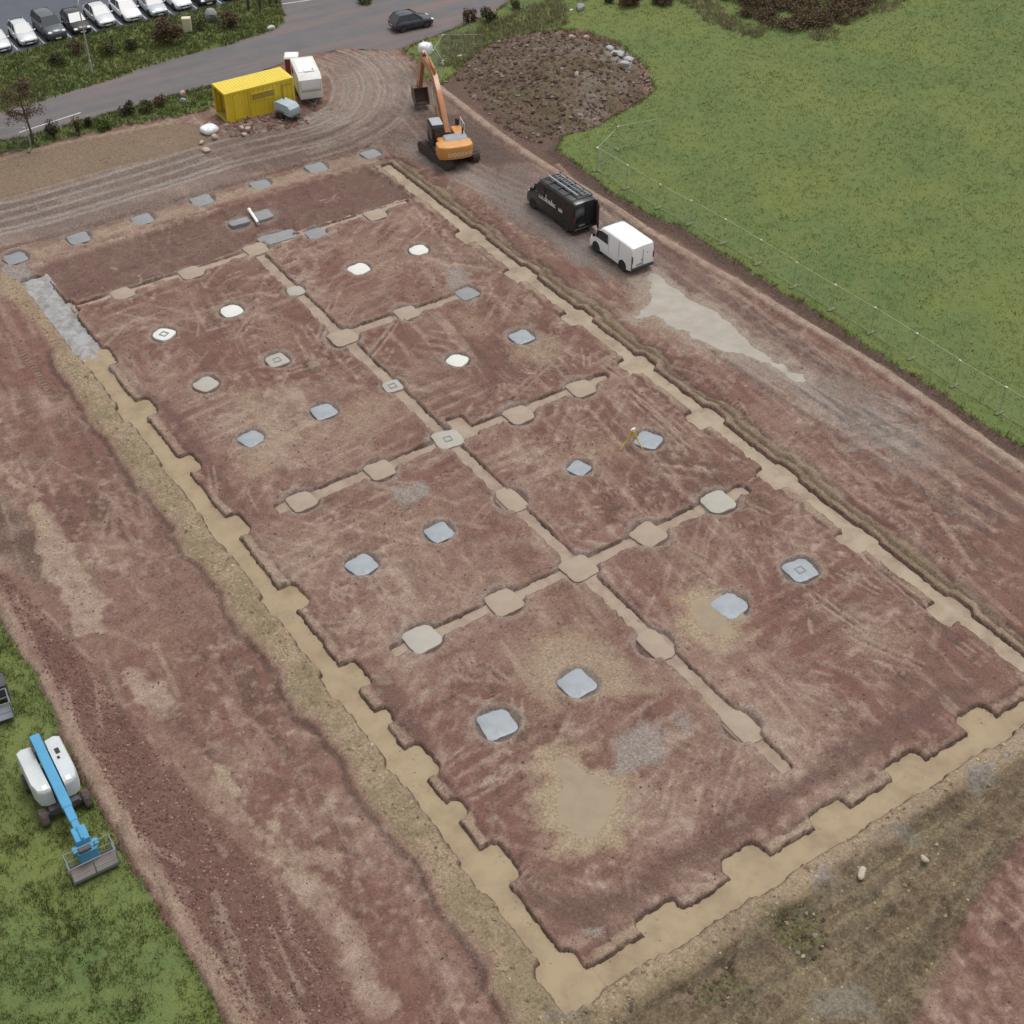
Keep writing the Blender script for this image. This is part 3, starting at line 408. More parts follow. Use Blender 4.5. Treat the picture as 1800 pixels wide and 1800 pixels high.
# puddles: hollows that will hold silty water
PUDDLES = [
 ('pale silty puddle lying along the haul strip behind the white van', [(35.12,-23.98), (35.68,-24.53), (35.71,-27.86), (36.08,-30.78), (35.72,-33.91), (35.69,-36.66), (35.79,-39.68), (35.21,-39.29), (34.63,-36.25), (33.10,-33.10), (32.94,-30.71), (32.35,-28.78), (31.18,-28.16), (33.14,-27.16)], 'silt'),
 ('tan puddle beside the grey pad nearest the centre footing', [(17.59,-50.55), (18.43,-50.81), (18.53,-51.68), (18.25,-53.34), (18.08,-53.79), (17.21,-53.69), (16.71,-52.88), (16.85,-51.64)], 'tan'),
 ('broad tan puddle in the bay nearest the near corner', [(5.59,-55.09), (6.54,-55.45), (6.58,-56.72), (7.34,-58.19), (6.31,-59.54), (4.86,-59.93), (4.01,-59.44), (4.18,-58.12), (5.25,-56.61)], 'tan')]
PWIN = []
for lab, poly, mt in PUDDLES:
    w, d = psdf(poly, 2.0); d = d + WOB[w] * 1.1; f = 1 - sstep(-0.5, 0.35, d)
    f2 = 1 - sstep(-0.9, 1.1, d); H[w] = H[w] * (1 - 0.9 * (1 - sstep(.4, 1.2, d))) - 0.10 * f2; sl = 1 - sstep(.0, 1.3, d + (N_sml[w] - .5) * 1.6)
    (SAND if mt == 'tan' else PALE)[w] = np.maximum((SAND if mt == 'tan' else PALE)[w], sl * .95); LOAM_SHADE[w] *= 1 - sl; GREY[w] = np.maximum(GREY[w], (.45 if mt == 'silt' else .0) * sl); WET_SHADE[w] *= 1 - sl; PWIN.append((lab, w, d, mt))

# later scuffs must not fill the cuts again
for key, (w, d, cut, lev) in SDF.items():
    H[w] = H[w] * (1 - cut) + np.minimum(H[w], lev - 0.14) * cut
for i, j, (px, py), hf, rot, tint in pad_px:
    w = window([(px, py)], 2.4); d = np.sqrt((XX[w] - px) ** 2 + (YY[w] - py) ** 2) + WOB[w] * 0.35; pit = 1 - sstep(hf * 1.02, hf * 1.3, d); H[w] = H[w] * (1 - pit) + np.minimum(H[w], -0.16) * pit
# packed clay ridge keeps its own colour
w = window(ridge, 3.0); d = pdist(XX[w], YY[w], ridge) + WOB[w] * 0.3; f = (1 - sstep(0.2, 0.5, d)) * np.clip(.35 + N_mid[w] * 1.4, 0, 1)
PALE[w] = np.maximum(PALE[w], f); LOAM_SHADE[w] *= 1 - f; GREY[w] *= 1 - f; WET_SHADE[w] *= 1 - f; OLIVE[w] *= 1 - f
# ---------------------------------------------------------------- zone masks
def zmask(poly, wob=0.6):
    m = np.zeros((NY, NX), bool); w, d = psdf(poly, 1.5); m[w] = (d + WOB[w] * wob) < 0; return m
Z_road = zmask(road_poly, 0.25); Z_park = zmask(park_poly, 0.0)
Z_gR = zmask(fieldR, 0.7); Z_gL = zmask(fieldL, 0.7); Z_vn = zmask(verge_near, 0.5) & ~Z_road; Z_vf = zmask(verge_far, 0.25) & ~Z_park; Z_vt = zmask(verge_top, 0.2)
Z_grass = (Z_gR | Z_gL | Z_vn | Z_vf | Z_vt) & ~Z_road
vis = [(12, 62), (112, -4), (14, -90), (-33, -56)]
Z_vis = inside(XX, YY, vis)
# field stands a little above the stripped soil; its surface is softer
bankup = np.zeros((NY, NX), np.float32)
w, d = psdf(fieldR, 2.0); bankup[w] = 1 - sstep(-0.1, 0.8, d + WOB[w] * 0.5)
H = H + 0.30 * bankup
w, d = psdf(fieldL, 2.0); fl = 1 - sstep(-0.2, 0.5, d + WOB[w] * 0.4); H[w] += 0.05 * fl
soft = 0.30 * (N_big - 0.5) + 0.14 * (N_mid - 0.5) + 0.06 * (N_sml - 0.5) + 0.05
wheel = dens([(-16.08,-45.69), (-16.23,-49.02), (-15.90,-51.50), (-15.68,-54.10), (-15.37,-56.90)])
Hg = np.where(Z_gR, 0.30 + soft * 0.8, 0.05 + soft * 0.6)
for o in (-0.5, 0.5):
    w = window(wheel, 2); d = pdist(XX[w], YY[w], offs(wheel, o)) + WOB[w] * 0.3; f = 1 - sstep(0.1, 0.3, d); Hg[w] -= 0.14 * f
H = np.where(Z_road | Z_park, -0.12, H)
road_edge_f = np.zeros((NY, NX), np.float32)

def blur(a, n):
    a = a.astype(np.float32)
    for _ in range(n):
        a[1:-1] = (a[:-2] + a[1:-1] * 2 + a[2:]) / 4; a[:, 1:-1] = (a[:, :-2] + a[:, 1:-1] * 2 + a[:, 2:]) / 4
    return a
gsoft = blur(Z_grass, 6); gs_ = sstep(0.25, 0.75, gsoft + (N_fin - .5) * .35)
rutf = zero()
for q in ([(-16.19,-45.62), (-16.25,-47.67), (-16.08,-49.29), (-15.90,-51.50), (-15.77,-53.73), (-15.37,-56.61), (-15.27,-57.79)], [(-15.43,-50.86), (-15.51,-52.39), (-15.41,-52.76)], [(-15.02,-53.63), (-15.06,-54.95)], [(-14.60,-56.13), (-14.60,-57.55)]):
    q = dens(q, 4); w = window(q, 1.0); d = pdist(XX[w], YY[w], q) + WOB[w] * .16; rutf[w] = np.maximum(rutf[w], 1 - sstep(.08, .24, d))
gs_ = gs_ * (1 - rutf); LOAM_SHADE = np.maximum(LOAM_SHADE, rutf * (gsoft > .6)); WET_SHADE = np.maximum(WET_SHADE, .8 * rutf * (gsoft > .6))
H = (H * (1 - gs_) + (Hg - 0.05) * gs_).astype(np.float32)
def hz(x, y):
    ix = np.clip(((np.asarray(x) - X0) / DX).astype(int), 0, NX - 1); iy = np.clip(((np.asarray(y) - Y0) / DX).astype(int), 0, NY - 1); return H[iy, ix]
def gz(x, y): return float(hz(x, y))

def mesh_np(name, verts, quads, mat, smooth=True, attrs=None, kind='structure', parent=None):
    me = bpy.data.meshes.new(name); nv, nf = len(verts), len(quads); k = quads.shape[1]
    me.vertices.add(nv); me.vertices.foreach_set('co', np.ascontiguousarray(verts, np.float32).ravel())
    me.loops.add(nf * k); me.loops.foreach_set('vertex_index', np.ascontiguousarray(quads, np.int32).ravel())
    me.polygons.add(nf); me.polygons.foreach_set('loop_start', np.arange(0, nf * k, k, dtype=np.int32))
    me.polygons.foreach_set('use_smooth', np.full(nf, smooth))
    for an, av in (attrs or {}).items():
        a = me.attributes.new(an, 'FLOAT_COLOR', 'POINT'); a.data.foreach_set('color', np.ascontiguousarray(av, np.float32).ravel())
    me.update(calc_edges=True); me.materials.append(mat)
    o = bpy.data.objects.new(name, me); COL.objects.link(o)
    if kind: o['kind'] = kind
    if parent: o.parent = parent
    return o
def grid_mesh(name, mask, mat, step=1, zarr=None, dz=0.0, attrs=None, kind='structure'):
    sub = (slice(None, None, step), slice(None, None, step))
    x, y, z, m = XX[sub], YY[sub], (H if zarr is None else zarr)[sub] + dz, mask[sub]
    cell = m[:-1, :-1] | m[1:, :-1] | m[:-1, 1:] | m[1:, 1:]
    cell = cell if kind != 'strict' else m[:-1, :-1] & m[1:, :-1] & m[:-1, 1:] & m[1:, 1:]
    iy, ix = np.nonzero(cell); n = x.shape[1]
    q = np.c_[iy * n + ix, iy * n + ix + 1, (iy + 1) * n + ix + 1, (iy + 1) * n + ix]
    used, inv = np.unique(q, return_inverse=True); q = inv.reshape(q.shape)
    v = np.c_[x.ravel()[used], y.ravel()[used], z.ravel()[used]]
    at = {k: np.stack([a[sub].ravel()[used] for a in arrs], 1) for k, arrs in (attrs or {}).items()}
    return mesh_np(name, v, q, mat, True, at, 'structure' if kind == 'strict' else kind)

# soil material: five soils mixed by where each one lies, painted trench-edge shade among them
m, nt, b = new_mat('site soil')
ca = nd(nt, 'ShaderNodeAttribute', attribute_name='soil_a'); cb = nd(nt, 'ShaderNodeAttribute', attribute_name='soil_b')
sa = nd(nt, 'ShaderNodeSeparateColor'); sb_ = nd(nt, 'ShaderNodeSeparateColor'); nt.links.new(ca.outputs['Color'], sa.inputs[0]); nt.links.new(cb.outputs['Color'], sb_.inputs[0])
n1 = noise(nt, 1.3, 3.0, 0.62); n2 = noise(nt, 7.0, 3.0, 0.65); n3 = noise(nt, 22.0, 1.0, 0.6)
col = mixc(nt, mapr(nt, n1, .3, .7, 0, 1), (0.134, 0.064, 0.051), (0.186, 0.098, 0.078))
n4 = noise(nt, 0.22, 3.0, 0.6); col = mixc(nt, mapr(nt, n4, .42, .68, 0, .48), col, mixc(nt, mapr(nt, n1, .3, .7, 0, 1), (0.165, 0.104, 0.072), (0.222, 0.150, 0.108)))
n23 = mth(nt, 'ADD', mth(nt, 'MULTIPLY', n2, .6), mth(nt, 'MULTIPLY', n3, .4))
def wgt(src, nn, lo=0.55, hi=1.35):
    t = mth(nt, 'ADD', src, mth(nt, 'MULTIPLY', mth(nt, 'SUBTRACT', n23, .5), .75)); return mth(nt, 'MULTIPLY', mth(nt, 'MULTIPLY', mth(nt, 'SUBTRACT', t, .06), 1.08, True), mapr(nt, src, 0.0, .15, 0, 1))
col = mixc(nt, wgt(ca.outputs['Alpha'], n2), col, mixc(nt, mapr(nt, n2, .35, .65, 0, 1), (0.072, 0.046, 0.034), (0.118, 0.078, 0.058)))
col = mixc(nt, wgt(sa.outputs[1], n2), col, mixc(nt, mapr(nt, n1, .35, .65, 0, 1), (0.235, 0.165, 0.126), (0.320, 0.242, 0.190)))
col = mixc(nt, wgt(sa.outputs[0], n2, .7, 1.2), col, mixc(nt, mapr(nt, n2, .3, .7, 0, 1), (0.262, 0.200, 0.128), (0.322, 0.252, 0.170)))
col = mixc(nt, wgt(sa.outputs[2], n2), col, mixc(nt, mapr(nt, n2, .3, .7, 0, 1), (0.188, 0.164, 0.146), (0.280, 0.248, 0.222)))
col = mixc(nt, wgt(sb_.outputs[0], n1, .3, 1.2), col, mixc(nt, mapr(nt, n2, .35, .65, 0, 1), (0.075, 0.075, 0.030), (0.15, 0.125, 0.065)))
peb = mapr(nt, n3, .3, .72, .76, 1.26); peb2 = mapr(nt, n2, .3, .7, .84, 1.16)
val = mth(nt, 'MULTIPLY', peb, peb2)
vm = nd(nt, 'ShaderNodeVectorMath', operation='SCALE'); nt.links.new(col, vm.inputs[0]); nt.links.new(val, vm.inputs['Scale'])
wet_shade = mapr(nt, sb_.outputs[1], 0, 1, 1.0, 0.50); vm2 = nd(nt, 'ShaderNodeVectorMath', operation='SCALE'); nt.links.new(vm.outputs[0], vm2.inputs[0]); nt.links.new(wet_shade, vm2.inputs['Scale'])  # darkens damp soil and the painted trench shade alike
nt.links.new(vm2.outputs[0], b.inputs['Base Color'])
rg = mth(nt, 'SUBTRACT', 0.95, mth(nt, 'MULTIPLY', sb_.outputs[1], 0.55)); nt.links.new(rg, b.inputs['Roughness'])
b.inputs['Specular IOR Level'].default_value = 0.35
bump(nt, b, mth(nt, 'ADD', mth(nt, 'MULTIPLY', n3, 0.5), n2), 0.9, 0.06)

# grass ground material
m, nt, b = new_mat('turf')
n1 = noise(nt, 0.12, 3.0, 0.6); n2 = noise(nt, 1.1, 3.0, 0.65); n3 = noise(nt, 9.0, 2.0, 0.7)
c = mixc(nt, mapr(nt, n1, .35, .65, 0, 1), (0.160, 0.192, 0.057), (0.104, 0.156, 0.054))
c = mixc(nt, mapr(nt, n2, .45, .75, 0, .75), c, (0.165, 0.182, 0.062)); c = mixc(nt, mapr(nt, n3, .35, .75, .0, .6), c, (0.075, 0.090, 0.026))
nt.links.new(c, b.inputs['Base Color']); b.inputs['Roughness'].default_value = 0.9; b.inputs['Specular IOR Level'].default_value = 0.2
bump(nt, b, n3, 0.8, 0.08)

soil_at = {'soil_a': (SAND, PALE, GREY, LOAM_SHADE), 'soil_b': (OLIVE, WET_SHADE, zero(), np.ones((NY, NX), np.float32))}
for a_ in (SAND, PALE, GREY, LOAM_SHADE, OLIVE, WET_SHADE): np.clip(a_, 0, 1, out=a_)
site = (blur(~Z_grass & ~Z_park, 3) > 0.02) & Z_vis & ~(blur(Z_road, 6) > 0.98) & ~((YY > 26) & (XX < 40))
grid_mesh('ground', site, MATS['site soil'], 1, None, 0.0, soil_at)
turf = (gsoft > 0.12) & Z_vis
grid_mesh('grass_field', turf, MATS['turf'], 2, H + 0.09 * (gs_ - 0.55))
# the land beyond the frame
bm = bmesh.new()
ring = 700.0
vs = [bm.verts.new((x, y, -0.9)) for x, y in ((-ring, -ring), (ring, -ring), (ring, ring), (-ring, ring))]; bm.faces.new(vs)
me = bpy.data.meshes.new('outer_land'); bm.to_mesh(me); bm.free(); me.materials.append(MATS['turf'])
o = bpy.data.objects.new('outer_land', me); COL.objects.link(o); o['kind'] = 'structure'

# road and parking sheets
def asphalt(name, c1, c2, mud, mudamt):
    m, nt, b = new_mat(name)
    n1 = noise(nt, 0.5, 6, .65); n2 = noise(nt, 14, 4, .7)
    tc = nd(nt, 'ShaderNodeTexCoord'); mp = nd(nt, 'ShaderNodeMapping'); mp.inputs['Rotation'].default_value = (0, 0, R_(34)); mp.inputs['Scale'].default_value = (0.06, 1.0, 1.0)
    nt.links.new(tc.outputs['Object'], mp.inputs[0]); ns = nd(nt, 'ShaderNodeTexNoise'); ns.inputs['Scale'].default_value = 0.9; ns.inputs['Detail'].default_value = 5; nt.links.new(mp.outputs[0], ns.inputs[0])
    c = mixc(nt, mapr(nt, n1, .35, .65, 0, 1), c1, c2); c = mixc(nt, mapr(nt, ns.outputs[0], .42, .68, 0, mudamt), c, mud)
    c = mixc(nt, mapr(nt, n2, .4, .8, 0, .35), c, tuple(v * 1.5 for v in c1)); nt.links.new(c, b.inputs['Base Color'])
    nt.links.new(mapr(nt, ns.outputs[0], .3, .7, .6, .88), b.inputs['Roughness']); b.inputs['Specular IOR Level'].default_value = .3; bump(nt, b, n2, .4, .01)
    return m
asphalt('road asphalt', (0.098, 0.096, 0.102), (0.125, 0.117, 0.119), (0.185, 0.138, 0.124), 0.9)
asphalt('park asphalt', (0.070, 0.080, 0.100), (0.090, 0.100, 0.122), (0.105, 0.108, 0.118), 0.5)
flat = zero()
grid_mesh('road', (blur(Z_road, 3) > 0.35) & inside(XX, YY, [(5, 75), (130, 0), (60, -20), (-40, 20)]), MATS['road asphalt'], 2, flat, 0.02)
grid_mesh('parking_lot', Z_park & inside(XX, YY, [(5, 80), (130, 0), (60, -20), (-40, 20)]), MATS['park asphalt'], 4, flat, 0.015)

# ================================================================ mesh helpers
class MB:
    """collects shapes; build() links them as one mesh object"""
    def __init__(s): s.v, s.f = [], []
    def add(s, vs, fs):
        n = len(s.v); s.v += [tuple(q) for q in vs]; s.f += [tuple(i + n for i in f) for f in fs]; return s
    def box(s, c, d, rot=None, taper=1.0):
        hx, hy, hz_ = d[0] / 2, d[1] / 2, d[2] / 2; c = Vector(c); vs = []
        for z, t in ((-hz_, 1.0), (hz_, taper)):
            for x, y in ((-hx, -hy), (hx, -hy), (hx, hy), (-hx, hy)):
                q = Vector((x * t, y * t, z)); q = rot @ q if rot is not None else q; vs.append(c + q)
        return s.add(vs, [(3, 2, 1, 0), (4, 5, 6, 7), (0, 1, 5, 4), (1, 2, 6, 5), (2, 3, 7, 6), (3, 0, 4, 7)])
    def rbox(s, c, d, r=0.05, rot=None):
        """box with chamfered upright and top edges"""
        hx, hy, hz_ = d[0] / 2, d[1] / 2, d[2] / 2; r = min(r, hx * .9, hy * .9, hz_ * .9); rings = []
        for z, i in ((-hz_, r), (-hz_ + r, 0), (hz_ - r, 0), (hz_, r)):
            a, b2 = hx - i, hy - i; rings.append([(x, y, z) for x, y in ((-a + r, -b2), (a - r, -b2), (a, -b2 + r), (a, b2 - r), (a - r, b2), (-a + r, b2), (-a, b2 - r), (-a, -b2 + r))])
        c = Vector(c); rings = [[c + (rot @ Vector(q) if rot is not None else Vector(q)) for q in rg] for rg in rings]
        return s.loft(rings)
    def loft(s, rings, cap=True, closed=True):
        k = len(rings[0]); vs = [q for r in rings for q in r]; fs = []
        for i in range(len(rings) - 1):
            for j in range(k if closed else k - 1):
                a, b2 = i * k + j, i * k + (j + 1) % k; fs.append((a, b2, b2 + k, a + k))
        if cap: fs += [tuple(range(k))[::-1], tuple(range((len(rings) - 1) * k, len(rings) * k))]
        return s.add(vs, fs)
    def tube(s, pts, r, n=8, cap=True):
        pts = [Vector(p) for p in pts]; rr = r if isinstance(r, (list, tuple)) else [r] * len(pts); rings = []
        for i, p in enumerate(pts):
            t = (pts[min(i + 1, len(pts) - 1)] - pts[max(i - 1, 0)]).normalized()
            u = t.orthogonal() if abs(t.z) > 0.9 else t.cross(Vector((0, 0, 1))); u.normalize(); w2 = t.cross(u)
            if i and abs(t.z) > 0.9: pass
            rings.append([p + (u * math.cos(2 * math.pi * k / n) + w2 * math.sin(2 * math.pi * k / n)) * rr[i] for k in range(n)])
        return s.loft(rings, cap)
    def prism(s, poly, y0, y1, chamf=0.0):
        """outline in x,z pushed along y"""
        if chamf:
            c = sum((Vector(q) for q in poly), Vector((0, 0))) / len(poly)
            ins = [tuple(Vector(q) + (c - Vector(q)).normalized() * chamf) for q in poly]
            return s.loft([[(x, y0, z) for x, z in ins], [(x, y0 + chamf, z) for x, z in poly], [(x, y1 - chamf, z) for x, z in poly], [(x, y1, z) for x, z in ins]])
        return s.loft([[(x, y0, z) for x, z in poly], [(x, y1, z) for x, z in poly]])
    def lathe(s, prof, c, axis='y', n=20):
        """profile of (radius, offset along axis)"""
        c = Vector(c); rings = []
        for r, o in prof:
            rg = []
            for k in range(n):
                a = 2 * math.pi * k / n; p, q = r * math.cos(a), r * math.sin(a)
                rg.append(c + Vector({'y': (p, o, q), 'x': (o, p, q), 'z': (p, q, o)}[axis]))
            rings.append(rg)
        return s.loft(rings)
    def quad(s, a, b, c, d): return s.add([a, b, c, d], [(0, 1, 2, 3)])
    def plate(s, pts, n, t=0.008):
        n = Vector(n).normalized() * t; p = [Vector(q) for q in pts]; return s.loft([[q for q in p], [q + n for q in p]])
    def mesh(s, name, mat, smooth=35):
        me = bpy.data.meshes.new(name); me.from_pydata(s.v, [], s.f)
        bm = bmesh.new(); bm.from_mesh(me); bmesh.ops.recalc_face_normals(bm, faces=bm.faces[:]); bm.to_mesh(me); bm.free()
        me.materials.append(MATS[mat] if isinstance(mat, str) else mat)
        if smooth:
            me.polygons.foreach_set('use_smooth', [True] * len(me.polygons)); me.set_sharp_from_angle(angle=R_(smooth))
        me.update(); return me
    def build(s, name, mat, parent=None, smooth=35, loc=None, rz=0):
        o = bpy.data.objects.new(name, s.mesh(name, mat, smooth)); COL.objects.link(o)
        if parent: o.parent = parent
        if loc: o.location = loc
        if rz: o.rotation_euler.z = rz
        return o
def empty(name, loc, rz=0.0, label=None, cat=None, group=None):
    o = bpy.data.objects.new(name, None); COL.objects.link(o); o.location = loc; o.rotation_euler = (0, 0, rz); o.empty_display_size = 0.3
    return tag(o, label, cat, group)
def copy_tree(o, parent=None):
    c = o.copy(); COL.objects.link(c); c.parent = parent
    for ch in list(o.children): copy_tree(ch, c)
    return c

# ================================================================ materials for things
simple('footing tan', (0.32, 0.250, 0.158), 0.75, spec=0.25, dirt=0.42, dcol=(0.235, 0.175, 0.115), scale=0.7, bmp=0.15, bscale=6)
simple('footing tan pale', (0.345, 0.280, 0.205), 0.75, spec=0.25, dirt=0.42, dcol=(0.235, 0.175, 0.13), scale=0.8, bmp=0.2, bscale=6)
simple('footing beige', (0.325, 0.258, 0.200), 0.75, spec=0.25, dirt=0.42, dcol=(0.24, 0.165, 0.128), scale=1.0, bmp=0.2, bscale=8)
simple('footing pink', (0.35, 0.265, 0.215), 0.75, spec=0.25, dirt=0.3, dcol=(0.22, 0.14, 0.115), scale=0.8, bmp=0.2, bscale=8)
simple('concrete white', (0.60, 0.60, 0.565), 0.6, dirt=0.14, dcol=(0.50, 0.46, 0.40), scale=1.4, bmp=0.2, bscale=10)
simple('concrete pale', (0.345, 0.325, 0.285), 0.65, dirt=0.2, dcol=(0.33, 0.28, 0.23), scale=1.4, bmp=0.2, bscale=10)
simple('concrete blue', (0.285, 0.312, 0.335), 0.4, dirt=0.3, dcol=(0.21, 0.225, 0.24), scale=1.1, bmp=0.2, bscale=10)
simple('concrete grey', (0.215, 0.228, 0.24), 0.55, dirt=0.25, dcol=(0.22, 0.18, 0.155), scale=1.2, bmp=0.3, bscale=10)
simple('stone fill', (0.30, 0.30, 0.30), 0.7, dirt=0.45, dcol=(0.17, 0.145, 0.125), scale=1.6, bmp=.6, bscale=9); simple('steel starter', (0.20, 0.17, 0.15), 0.5, 0.6)
def water(name, col, rough):
    m, nt, b = new_mat(name); n = noise(nt, 0.9, 4); n2 = noise(nt, 3.5, 3)
    nt.links.new(mixc(nt, mapr(nt, n, .35, .7, 0, 1), col, tuple(c * 0.82 for c in col)), b.inputs['Base Color'])
    nt.links.new(mapr(nt, n, .3, .7, rough, rough + .2), b.inputs['Roughness']); bump(nt, b, n2, .05, .02); b.inputs['IOR'].default_value = 1.33
water('silt water', (0.36, 0.325, 0.275), 0.06); water('tan water', (0.295, 0.232, 0.160), 0.07)

# ================================================================ foundations
STRIP_TXT = {
 'left': ('tan perimeter footing with square bulges in the trench along the left red strip', 'footing tan'),
 'leftfar': ('wide grey stone and concrete footing at the far left corner', 'stone fill'),
 'right': ('pale tan perimeter footing running beside the haul strip with the vans', 'footing tan pale'),
 'near': ('wide tan perimeter footing across the bottom of the building outline', 'footing tan'),
 'cen': ('beige footing strip down the middle of the building plot', 'footing beige'),
 'r1': ('thin pinkish footing strip in the row nearest the road, left of centre', 'footing pink'),
 'r1r': ('thin pinkish footing strip in the row nearest the road, right of centre', 'footing pink'),
 'r3': ('stub of beige footing right of the centre pad in the second row', 'footing beige'),
 'r3r': ('short beige footing ending at a grey pad, below the white pads', 'footing beige'),
 'r5': ('beige cross footing left of the white ringed centre pad', 'footing beige'),
 'r5r': ('beige cross footing between the white ringed centre pad and the right trench', 'footing beige'),
 'r7': ('beige cross footing with two square pads running to the left trench', 'footing beige'),
 'r7r': ('beige cross footing with a rounded pad and a grey pad, right of centre', 'footing beige')}
claimed = np.zeros((NY, NX), bool); ZS = H.copy(); NEARE = np.zeros((NY, NX), bool)
for kk, (key, lev, boxes, _m) in enumerate(STRIPS):
    lev = lev - 0.006 * kk; w, d, cut, _l = SDF[key]
    mk = np.zeros((NY, NX), bool); mk[w] = (d < 0.25); claimed |= mk
    zz = np.full((NY, NX), lev, np.float32) + 0.05 * (N_mid - 0.5) + 0.03 * (N_sml - 0.5)
    ZS = np.where(mk, zz, ZS); e_ = np.zeros((NY, NX), bool); e_[w] = (d < .02) & ((d > -.16) | (N_sml[w] > .66)); NEARE |= e_ & mk
    if key == 'leftfar': zz += .25 * (N_sml - .5) + .15 * (SPK - .5)
    lab, mt = STRIP_TXT[key]
    o = grid_mesh('strip_footing', mk, MATS[mt], 2, zz)
    del o['kind']; tag(o, lab, 'footing', 'strip footings of the building')
    sm = o.modifiers.new('depth', 'SOLIDIFY'); sm.thickness = 0.25; sm.offset = -1
COLTX = {0: 'in the left trench line', 1: 'first from the left trench', 2: 'second from the left trench', 3: 'on the centre line', 4: 'first right of centre', 5: 'second right of centre', 6: 'at the right end'}
ROWTX = {0: 'far row by the haul road', 1: 'row below the dark bay', 2: 'row of bright white pads', 3: 'row below the white pads', 4: 'row above the ringed pad', 5: 'row of the ringed centre pad', 6: 'row with the yellow tripod', 7: 'row of the lower cross footing', 9: 'last pad before the near trench', 8: 'row nearest the bottom corner'}
simple('concrete beige', (0.325, 0.260, 0.202), 0.75, dirt=0.3, dcol=(0.29, 0.215, 0.165), scale=1.2, bmp=0.2, bscale=9, spec=.3)
TINT = {'beige': ('concrete beige', 'beige'), 'white': ('concrete white', 'bright white'), 'pale': ('concrete pale', 'pale grey'), 'blue': ('concrete blue', 'bluish grey'), 'grey': ('concrete grey', 'dull grey')}
rp = random.Random(11)
for i, j, (px, py), hf, rot, tint in pad_px:
    m_, word = TINT[tint]; n = 28; e = rp.uniform(6, 10) if tint == 'grey' else rp.uniform(5, 9) if tint in ('blue', 'beige') else rp.uniform(3.5, 8.0) if tint != 'white' else rp.uniform(2.4, 4.0); hf = hf * .93; ph = rp.uniform(0, 6)
    def rad(a):
        c, s = abs(math.cos(a)), abs(math.sin(a)); return hf / ((c ** e + s ** e) ** (1 / e)) * (1 + .028 * math.sin(3 * a + ph) + .022 * math.sin(7 * a + 2 * ph) + .018 * math.sin(13 * a + ph))
    rings = []
    top = -0.10 + (0.08 if tint in ('white', 'pale') else 0.05 if tint == 'beige' else 0.03) + rp.uniform(-.01, .02)
    if j == 0: rot = rp.uniform(4, 16)
    for z, sc in ((-0.45, 1.0), (top - 0.05, 1.0), (top - 0.008, 0.985), (top, 0.965)):
        rings.append([(rad(a) * sc * math.cos(a), rad(a) * sc * math.sin(a), z + 0.012 * math.sin(3 * a + ph)) for a in [2 * math.pi * k / n for k in range(n)]])
    if i == 3 and j in (6, 8, 9): rings = [[(x * .8, y * 1.45, z) for x, y, z in r] for r in rings]
    if i == 3.2: rings = [[(x * 1.55, y * 0.75, z) for x, y, z in r] for r in rings]
    if (i, j) == (2.9, .4): rings = [[(x * 1.1, y * 0.6, z) for x, y, z in r] for r in rings]
    mb = MB().loft(rings)
    ring_ = (i, j) in ((3, 5), (3, 4), (2, 3), (5, 8), (1, 2))
    if i in COLTX and j in ROWTX: lab = f'{word} concrete pad, {COLTX[i]}, {ROWTX[j]}'
    else: lab = {3.2: 'long grey concrete pad on the head of the centre footing', 2.9: 'grey concrete pad left of the white pipe', 3.3: 'grey concrete pad right of the white pipe'}[i]
    root = empty('concrete_pad', (px, py, 0), R_(rot - 10), lab, 'pad', 'column pads of the building')
    mb.build('pad_slab', m_, root)
    # shallow cast-in pocket with its rim, as on the ringed pads
    if ring_:
        c = MB()
        for a0, a1 in ((0.20, 0.28),):
            pr = [[(r * math.cos(2 * math.pi * k / 4 + math.pi / 4), r * math.sin(2 * math.pi * k / 4 + math.pi / 4), z) for k in range(4)] for r, z in ((.34, top - .01), (.34, top + .035), (.24, top + .035), (.24, top - .005))]
            c.loft(pr, cap=True)
        c.build('pocket_rim', 'concrete grey', root, 0)
# puddle sheets
for lab, w, d, mt in PWIN:
    mk = np.zeros((NY, NX), bool); mk[w] = d < 0.5
    zz = np.full((NY, NX), -0.065, np.float32)
    o = grid_mesh('puddle', mk, MATS['silt water' if mt == 'silt' else 'tan water'], 2, zz); o['label'] = lab

# ================================================================ grass, weeds, stones (uncountable)
def blade_mesh(name, px, py, mat, hgt, wid, nb, spread, tint_lo=0.0, tint_hi=1.0, zoff=0.0):
    """nb triangular blades per tuft, each leaning its own way"""
    n = len(px); pz = hz(px, py) + zoff
    x = np.repeat(px, nb) + RNG.normal(0, spread, n * nb); y = np.repeat(py, nb) + RNG.normal(0, spread, n * nb); z = np.repeat(pz, nb)
    a = RNG.uniform(0, 2 * np.pi, n * nb); la = RNG.uniform(0, 2 * np.pi, n * nb); hh = hgt * RNG.uniform(.5, 1.3, n * nb) * np.repeat(RNG.uniform(.7, 1.3, n), nb); ln = hh * RNG.uniform(.15, .9, n * nb)
    dx, dy = np.cos(a) * wid, np.sin(a) * wid
    v = np.empty((n * nb, 3, 3), np.float32)
    v[:, 0] = np.c_[x - dx, y - dy, z - .02]; v[:, 1] = np.c_[x + dx, y + dy, z - .02]; v[:, 2] = np.c_[x + np.cos(la) * ln, y + np.sin(la) * ln, z + hh]
    t = np.repeat(np.clip(RNG.uniform(tint_lo, tint_hi, n), 0, 1), nb * 3); r2 = np.repeat(RNG.random(n * nb), 3)
    at = {'tint': np.c_[t, r2, r2, np.ones_like(t)]}
    return mesh_np(name, v.reshape(-1, 3), np.arange(n * nb * 3).reshape(-1, 3), mat, False, at, 'stuff')
